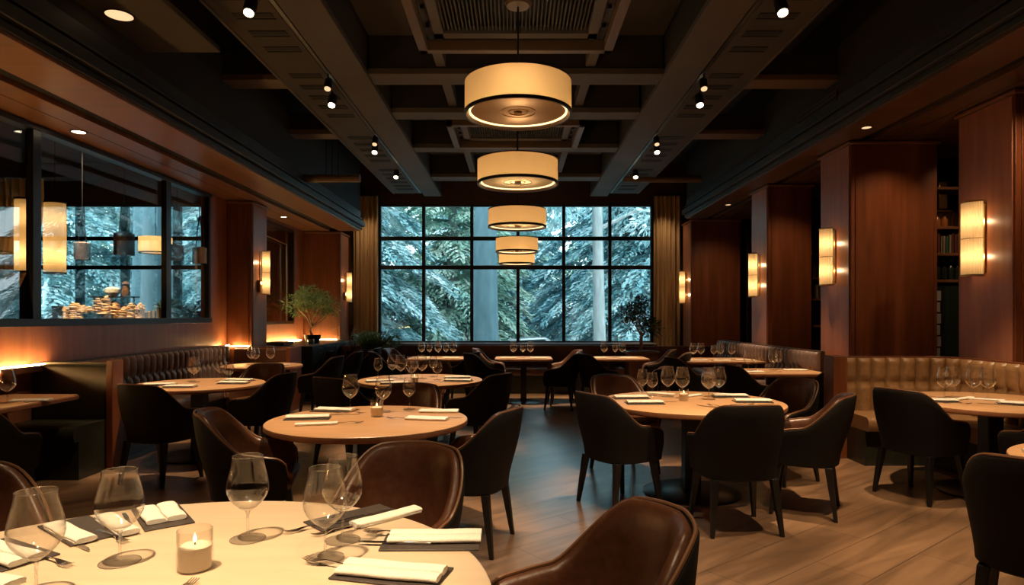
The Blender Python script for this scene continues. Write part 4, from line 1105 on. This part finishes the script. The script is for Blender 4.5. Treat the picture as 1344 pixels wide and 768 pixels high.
o = MB().lathe([(0, 0), (.05, 0), (.1, .05), (.1, .1), (.06, .125), (0, .13)], 28).build('white_bowl', 'ceramic', loc=(-5.74, 9.22, 1.735)); tag(o, 'white lidded bowl on the raised tray behind the glass', 'bowl')
root = empty('spice_jar', (-5.54, 9.2, 1.735)); tag(root, 'brown jar with a knob lid beside the white lidded bowl', 'jar')
MB().lathe([(0, 0), (.05, 0), (.055, .06), (.04, .11), (0, .11)], 20).build('jar_body', 'terracotta', root); MB().lathe([(0, .11), (.04, .11), (.035, .14), (.02, .15), (.045, .17), (.035, .2), (0, .21)], 20).build('lid', 'terracotta', root)
o = MB().box(0, .14, 0, .05, 0, .24).build('menu_box', 'bronze', loc=(-6.42, 8.95, 1.352), bevel=.006); tag(o, 'dark menu box at the end of the bread display', 'box')
for k in range(3): book(-5.12 + k * .06, 9.0, 1.352, .045, .16 + .02 * k, .12, (4, 4, 2)[k], 'pale book, %s beside the bread display behind the glass' % WORDN[k])

BL = empty('bell_pendant')
MB().lathe([(.095, 0), (.095, .2), (.07, .215), (.0, .22), (0, .21), (.068, .205), (.088, .195), (.088, 0)], 32, closed=True).build('lamp_shade', 'bellmetal', BL)
m = MB(); 
for s in (-1, 1): m.tube([(s * .05, 0, .21), (s * .03, 0, .45), (0, 0, .62)], .008, 6)
m.build('yoke', 'black', BL); MB().tube([(0, 0, .6), (0, 0, 1.9)], .007, 6).build('cord', 'black', BL)
for i, (px, py, Y, s) in enumerate(((108, 341, 8.6, 1.0), (163, 335, 8.3, 1.25), (232, 342, 9.4, 1.0), (262, 346, 9.6, 1.05))):
    o = place(BL, used, 'bl', ((px - VX) * Y / F, Y, CAM.z - (py - VY) * Y / F), 0, 'dark metal bell pendant behind the glass, %s from the camera end' % WORDN[i], 'pendant lamp', 'dark bell pendants in the bar room'); o.scale = (s, s, s * 1.08)
root = empty('drum_pendant', (-7.9, 14.2, 0)); tag(root, 'cream drum pendant hanging by the window of the bar room', 'pendant lamp')
zz = CAM.z + (415 - 332) * 14.2 / F
MB().lathe([(.33, zz), (.3305, zz + .17), (.33, zz + .34)], 48).cut().build('lamp_shade', 'shade', root)
MB().lathe([(.336, zz - .012), (.336, zz + .012), (.318, zz + .012), (.318, zz - .012)], 48, closed=True).build('bottom_ring', 'bronze', root)
MB().tube([(0, 0, zz + .2), (0, 0, 4.99)], .01, 6).build('stem', 'black', root)
li = bpy.data.lights.new('pendant_bulb', 'POINT'); li.energy = 13; li.color = (1, .76, .46); li.shadow_soft_size = .05
o = bpy.data.objects.new('pendant_bulb', li); col.objects.link(o); o.parent = root; o.location = (0, 0, zz + .17)
for i, (x, y) in enumerate(((-5.33, 7.05), (-5.16, 7.25))):
    root = empty('lantern_pendant', (x - .0, y, 1.93)); tag(root, 'tall glowing cylinder lantern behind the glass, %s' % ('beside the draped curtain' if i == 0 else 'beside the window grid'), 'pendant lamp', 'tall cylinder lanterns')
    r_ = .105; h = .79
    MB().lathe([(r_, 0), (r_ * 1.02, h * .25), (r_ * 1.04, h * .5), (r_ * 1.02, h * .75), (r_, h)], 40).cut().build('lamp_shade', 'sconce', root)
    for z_ in (0, h): MB().lathe([(r_ + .004, z_ - .01), (r_ + .004, z_ + .01), (r_ - .012, z_ + .01), (r_ - .012, z_ - .01)], 40, closed=True).build('shade_ring', 'bronze', root)
    MB().tube([(0, 0, h * .5), (0, 0, 3.06)], .008, 6).build('stem', 'black', root)
    for q in (.25, .75):
        li = bpy.data.lights.new('lantern_bulb', 'POINT'); li.energy = 1.9; li.color = (1, .68, .34); li.shadow_soft_size = .02
        o = bpy.data.objects.new('lantern_bulb', li); col.objects.link(o); o.parent = root; o.location = (0, 0, h * q)
# draped curtain behind glass
m = MB(); rings = []
for i in range(61):
    t = i / 60; ring_o = []; 
    for j in range(9):
        v = j / 8; z = 3.0 - 1.6 * v
        wdt = .62 * (1 - .75 * v ** 2.2); x = -5.95 + wdt * t + .02 * math.sin(v * 5); yy = 7.3 + .035 * math.sin(t * 8 * 2 * PI) * (1 - .4 * v)
        ring_o.append((x, yy, z))
    rings.append(ring_o + [(a, b + .012, c) for a, b, c in reversed(ring_o)])
m.rings(rings); o = m.build('curtain', 'curtain', smooth=80); tag(o, 'draped taupe curtain behind the glass beside the lanterns', 'curtain')
MB().tube([(-6.1, 7.3, 3.02), (-5.2, 7.3, 3.02)], .014, 8).build('curtain_rail', 'black', o)
root = empty('potted_bush', (-4.95, 9.55, 0)); tag(root, 'dark leafy bush behind the corner of the glass partition', 'potted plant')
MB().box(-.18, .16, -.3, .3, 0, 1.3).build('planter', 'darkwood', root, bevel=.01)
leaves_mesh([((-.1, -.25, 1.5), .15), ((0, 0, 1.5), .17), ((.0, .3, 1.45), .13), ((-.15, -.05, 1.55), .14)], 1500, .06, 'foliage', 'leaf', root)
root = empty('potted_tree', (-5.25, 13.3, 0)); tag(root, 'leafy plant behind the smaller internal window', 'potted plant')
MB().lathe([(0, 0), (.18, 0), (.22, .5), (.2, .5), (.17, .45), (0, .45)], 24).build('pot', 'black', root)
m = MB(); branch(m, (0, 0, .4), (0, 0, 1.4), .02, .01); m.build('trunk', 'bark', root)
leaves_mesh([((0, 0, 1.55), .3), ((-.2, 0, 1.35), .2), ((.2, 0, 1.7), .2)], 1300, .08, 'foliage', 'leaf', root)
o = MB().box(-5.34, -5.24, 14.2, 14.98, 0, 4.9).build('trim_41', 'wood', bevel=.01); o['kind'] = 'structure'; o['label'] = 'wood lining beside the bar room window'; o['category'] = 'wall trim'

# ------------------------------------------------------------------ outside
struct('ground', MB().box(-60, 60, YF + .25, 120, -1.1, -.75), 'ground', 'pale gravel drive outside the window', 'ground', smooth=0)

def conifer(seed, H, R, nb, mt, bark, name='conifer', z_low=.06, wide=1.0, tr=.3):
    rnd = random.Random(seed)
    root = empty(name)
    m = MB(); m.tube([(0, 0, 0), (rnd.uniform(-.1, .1), 0, H * .4), (0, rnd.uniform(-.1, .1), H * .75), (0, 0, H)], [tr, tr * .75, tr * .4, .04], 12); m.build('trunk', bark, root)
    f = MB()
    for b in range(nb):
        t = z_low + (1 - z_low) * (b / nb) ** 1.0; z0 = H * t; az = b * 2.39996 + rnd.uniform(-.3, .3)
        ln = R * (1 - t) ** .65 * rnd.uniform(.75, 1.1) + .3
        d = Vector((math.cos(az), math.sin(az), 0)); w = Vector((-d.y, d.x, 0))
        nt = int(ln * 10) + 5
        for k in range(nt):
            s = (k + 1) / nt; droop = .16 * math.sin(s * 2.2) * ln * .9 - .42 * s * s * ln
            p = d * ln * s + Vector((0, 0, z0 + droop))
            tl = (.38 + .62 * (1 - s) ** .7 * min(1, s * 5)) * min(1.7, ln * .48) * wide
            for sd in (-1, 1, 0):
                dirv = (w * sd * .8 + d * .75 + Vector((0, 0, rnd.uniform(-.12, .18)))).normalized()
                nn = 7
                for j in range(nn):
                    q = (j + .5) / nn
                    c = p + dirv * tl * q + Vector((rnd.uniform(-.05, .05), rnd.uniform(-.05, .05), -.42 * tl * q * q))
                    l = .23 * rnd.uniform(.7, 1.3) * (1.15 - .45 * q)
                    u = (dirv + d * .35 + Vector((rnd.uniform(-.35, .35), rnd.uniform(-.35, .35), -.15 - .75 * q + rnd.uniform(-.15, .15)))).normalized() * l
                    v = u.cross(Vector((rnd.uniform(-.6, .6), rnd.uniform(-.6, .6), 1))).normalized() * l * .24
                    f.add([c - u * .5, c + v, c + u * .6, c - v], [(0, 1, 2, 3)])
    f.build('foliage', mt, root, smooth=0)
    return root
CF = [conifer(1, 13, 4.2, 95, 'frost', 'snowbark'), conifer(2, 12, 3.6, 90, 'frost2', 'snowbark'), conifer(3, 11, 3.9, 80, 'frost3', 'palebark')]
trees = [
    (0, -6.0, 22, 1.0, 0.3, 'frosted conifer outside the pane by the gold curtain of the console'),
    (2, -2.6, 27, 1.05, 1.1, 'sage green leafy conifer outside the second window column'),
    (0, 5.9, 24, 1.0, 2.2, 'frosted conifer outside the pane by the ficus'),
    (1, 3.9, 29.5, 1.1, 0.9, 'blue toned conifer outside beyond the parked car'),
    (0, 4.3, 23.5, .66, 2.9, 'small frosted conifer outside beside the pale trunk'),
    (2, .6, 44, 1.0, 2.0, 'distant sage tree outside behind the car'),
    (1, -7.5, 31, 1.2, 4.0, 'blue toned conifer outside behind the curtain side tree'),
    (0, 9.0, 33, 1.25, 5.0, 'tall frosted conifer outside at the bookshelf end'),
    (0, -.6, 36, 1.15, 1.9, 'tall frosted conifer outside behind the thick trunk'),
    (2, 6.5, 41, 1.2, 3.0, 'distant sage tree outside beyond the pale trunk'),
    (1, -12.5, 26, 1.1, 2.5, 'blue toned conifer outside the bar room window'),
    (0, -16.5, 23, 1.05, 1.0, 'frosted conifer outside the far end of the bar room window'),
    (0, -9.6, 24, 1.0, 3.6, 'frosted conifer outside between the two windows'),
    (2, -20, 34, 1.3, .5, 'sage tree outside far beyond the bar room'),
    (1, 12, 45, 1.3, .8, 'distant blue conifer outside at the bookshelf end'),
    (0, -4.2, 46, 1.4, 2.7, 'distant frosted conifer outside behind the sage tree'),
    (1, -15, 42, 1.4, 1.7, 'distant blue conifer outside the bar room window'),
]
for i, (k, x, y, s, rz, lb) in enumerate(trees):
    o = place(CF[k], used, 'cf%d' % k, (x, y, -.75), rz, lb, 'tree', 'conifers outside the window'); o.scale = (s, s, s)
def big_trunk(x, y, r0, h, mt, label, lean=0):
    root = empty('tree', (x, y, -.75)); tag(root, label, 'tree')
    m = MB(); rings = []; rnd = random.Random(int(x * 10) + 99)
    for i in range(13):
        t = i / 12; rr_ = r0 * (1.15 - .35 * t + (.35 * (1 - t) ** 8)); ring = []
        for k in range(20):
            a = 2 * PI * k / 20; q = rr_ * (1 + .05 * math.sin(a * 5 + t * 2) + rnd.uniform(-.015, .015)); ring.append((q * math.cos(a) + lean * t, q * math.sin(a), h * t))
        rings.append(ring)
    m.rings(rings); m.build('trunk', mt, root, smooth=60)
    m = MB()
    for k in range(6):
        a = k * 1.1; z = h * (.5 + .08 * k); m.tube([(lean * .5, 0, z), (lean * .5 + 1.2 * math.cos(a), 1.2 * math.sin(a), z + .6), (lean * .5 + 2.2 * math.cos(a), 2.2 * math.sin(a), z + .7)], [.08, .05, .02], 6)
    m.build('bough', mt, root)
    leaves_mesh([((2 * math.cos(k * 1.1), 2 * math.sin(k * 1.1), h * (.55 + .08 * k)), 1.1) for k in range(6)] + [((0, 0, h), 2)], 5000, .3, 'foliage', 'frost', root, ar=3)
    return root
big_trunk(-.93, 19.5, .34, 11, 'snowbark', 'thick blue grey tree trunk outside the third window column')
big_trunk(2.75, 21.0, .17, 10, 'palebark', 'slender pale tree trunk outside the fifth window column', -.2)
big_trunk(-10.1, 18.2, .55, 11, 'snowbark', 'thick dark trunk outside the bar room window')
# car outside
root = empty('parked_car', (.55, 24.5, -.75)); tag(root, 'silver car parked outside, only its roof visible above the sill', 'car')
prof = [(-2.05, .45), (-2.0, .75), (-1.3, .88), (-.75, 1.36), (.55, 1.42), (1.35, .98), (2.0, .9), (2.05, .45)]
m = MB(); rings = []
for yy, s_ in ((-.8, .93), (-.72, 1), (.72, 1), (.8, .93)): rings.append([(x_ * (1 if s_ == 1 else .985), yy, .3 + (z_ - .3) * s_) for x_, z_ in prof] + [(2.0, yy, .3), (-2.0, yy, .3)])
m.rings(rings); m.build('car_body', 'carpaint', root, bevel=.03)
m = MB(); m.rings([[(-.75, y_, .92), (-.68, y_, 1.30), (.5, y_, 1.35), (1.15, y_, .98)] for y_ in (-.81, .81)]); m.build('car_window', 'carglass', root)
for sx in (-1.3, 1.3):
    for sy in (-.8, .62): m = MB().lathe([(0, 0), (.32, 0), (.32, .18), (0, .18)], 24, Matrix.Translation((sx, sy, .32)) @ Matrix.Rotation(-PI / 2, 4, 'X')); m.build('wheel', 'tyre', root)

# ------------------------------------------------------------------ lights
def spot(x, y, z, tx, ty, tz, power, ang, c=(1, .70, .40), blend=.6, size=.05):
    li = bpy.data.lights.new('table_or_fill_spot', 'SPOT'); li.energy = power * 2.75; li.color = c; li.spot_size = math.radians(ang); li.spot_blend = blend; li.shadow_soft_size = size
    o = bpy.data.objects.new('table_or_fill_spot', li); col.objects.link(o); o.location = (x, y, z)
    o.rotation_euler = (Vector((tx, ty, tz)) - Vector((x, y, z))).to_track_quat('-Z', 'Y').to_euler(); return o
WC = (1, .70, .40)
spot(-1.25, 1.2, 4.0, -1.1, 1.65, .75, 320, 44)
spot(-1.2, 4.6, 4.05, -1.0, 4.5, .75, 270, 34)
spot(-1.2, 7.3, 4.05, -1.05, 7.2, .75, 270, 34)
spot(1.6, 5.1, 4.05, 1.46, 5.35, .75, 290, 38)
spot(-2.8, 6.6, 4.0, -3.25, 6.75, .75, 240, 36)
spot(-2.9, 9.2, 4.05, -3.5, 9.3, .75, 180, 36)
for x in (-1.3, .15, 1.65): spot(x, 10.4, 4.1, x, 11.0, .75, 330, 30)
spot(3.1, 8.0, 4.0, 3.3, 8.3, .75, 210, 36)
spot(3.1, 10.2, 4.0, 3.3, 10.4, .75, 210, 36)
spot(3.0, 5.0, 3.8, 3.75, 5.65, .75, 190, 44)
spot(-2.4, 5.0, 4.1, -4.0, 5.4, .75, 60, 26)
spot(2.9, 3.3, 4.0, 2.9, 3.4, .75, 120, 36)
spot(2.3, 3.6, 4.1, 2.2, 3.5, 0, 120, 70)
spot(1.5, 2.9, 4.1, 1.3, 3.2, 0, 70, 70)
spot(-5.7, 8.3, 4.0, -5.72, 9.1, 1.5, 420, 40)  # added to brighten the bread display, no fitting modelled
spot(.2, .6, 4.0, .1, 2.0, .7, 70, 50)
spot(-2.6, 3.2, 4.1, -2.4, 3.2, 0, 60, 60)
for s_ in (-1, 1): spot(s_ * 3.3, 14.3, 4.1, s_ * 3.45, 14.85, 2.2, 16, 80, blend=1)  # added to brighten the curtains, no fitting there
for y_ in (3.9, 5.6, 7.6, 9.4): spot(.05, y_, 4.5, .25, y_ + .1, 0, 95, 40, c=(1, .88, .74), blend=1)  # added fill, lifts the aisle floor where the window reflection is too dull
spot(-2.5, 11.3, 4.3, -2.75, 12.35, .9, 220, 34)  # added only to brighten the fern
spot(2.2, 11.3, 4.3, 2.37, 12.25, 1.2, 70, 30)  # added only to brighten the ficus
# soffit spots added to light pillars and walls, some without a downlight fitting
for x, y, tx, ty, tz, p in ((-4.3, 6.46, -4.35, 6.7, 0, 60), (-4.2, 12.0, -4.25, 12.6, 0, 70), (-4.3, 9.0, -4.35, 9.2, 0, 50), (4.55, 5.3, 4.4, 6.9, .4, 90), (4.35, 7.1, 4.45, 7.75, 1.2, 70), (4.2, 9.4, 4.2, 10.1, .8, 70), (4.1, 12.6, 4.3, 13.9, 1.0, 70), (5.3, 7.2, 5.3, 8.0, 1.5, 40)):
    spot(x, y, (PT if x < 0 else PR) - .02, tx, ty, tz, p * .32, 95, c=(1, .62, .32), blend=1)

# world: overcast pale sky
w = bpy.data.worlds.new('overcast_sky'); sc.world = w; w.use_nodes = True
bg = w.node_tree.nodes['Background']; bg.inputs[0].default_value = (.64, .82, .89, 1); bg.inputs[1].default_value = 4.9

# ------------------------------------------------------------------ camera
cam = bpy.data.cameras.new('camera'); co = bpy.data.objects.new('camera', cam); col.objects.link(co); sc.camera = co
co.location = CAM; co.rotation_euler = (PI / 2, 0, 0)
cam.sensor_width = 36; cam.lens = 36 * F / 1344
cam.shift_x = (672 - VX) / 1344; cam.shift_y = (VY - 384) / 1344
cam.clip_end = 300
sc.view_settings.view_transform = 'Standard'; sc.view_settings.look = 'None'; sc.view_settings.gamma = 1; sc.view_settings.use_curve_mapping = False
sc.view_settings.exposure = 0
sc.cycles.max_bounces = 8; sc.cycles.transparent_max_bounces = 32; sc.cycles.diffuse_bounces = 4; sc.cycles.glossy_bounces = 4
sc.cycles.sample_clamp_indirect = 4; sc.cycles.use_denoising = True; sc.cycles.caustics_reflective = False; sc.cycles.caustics_refractive = False
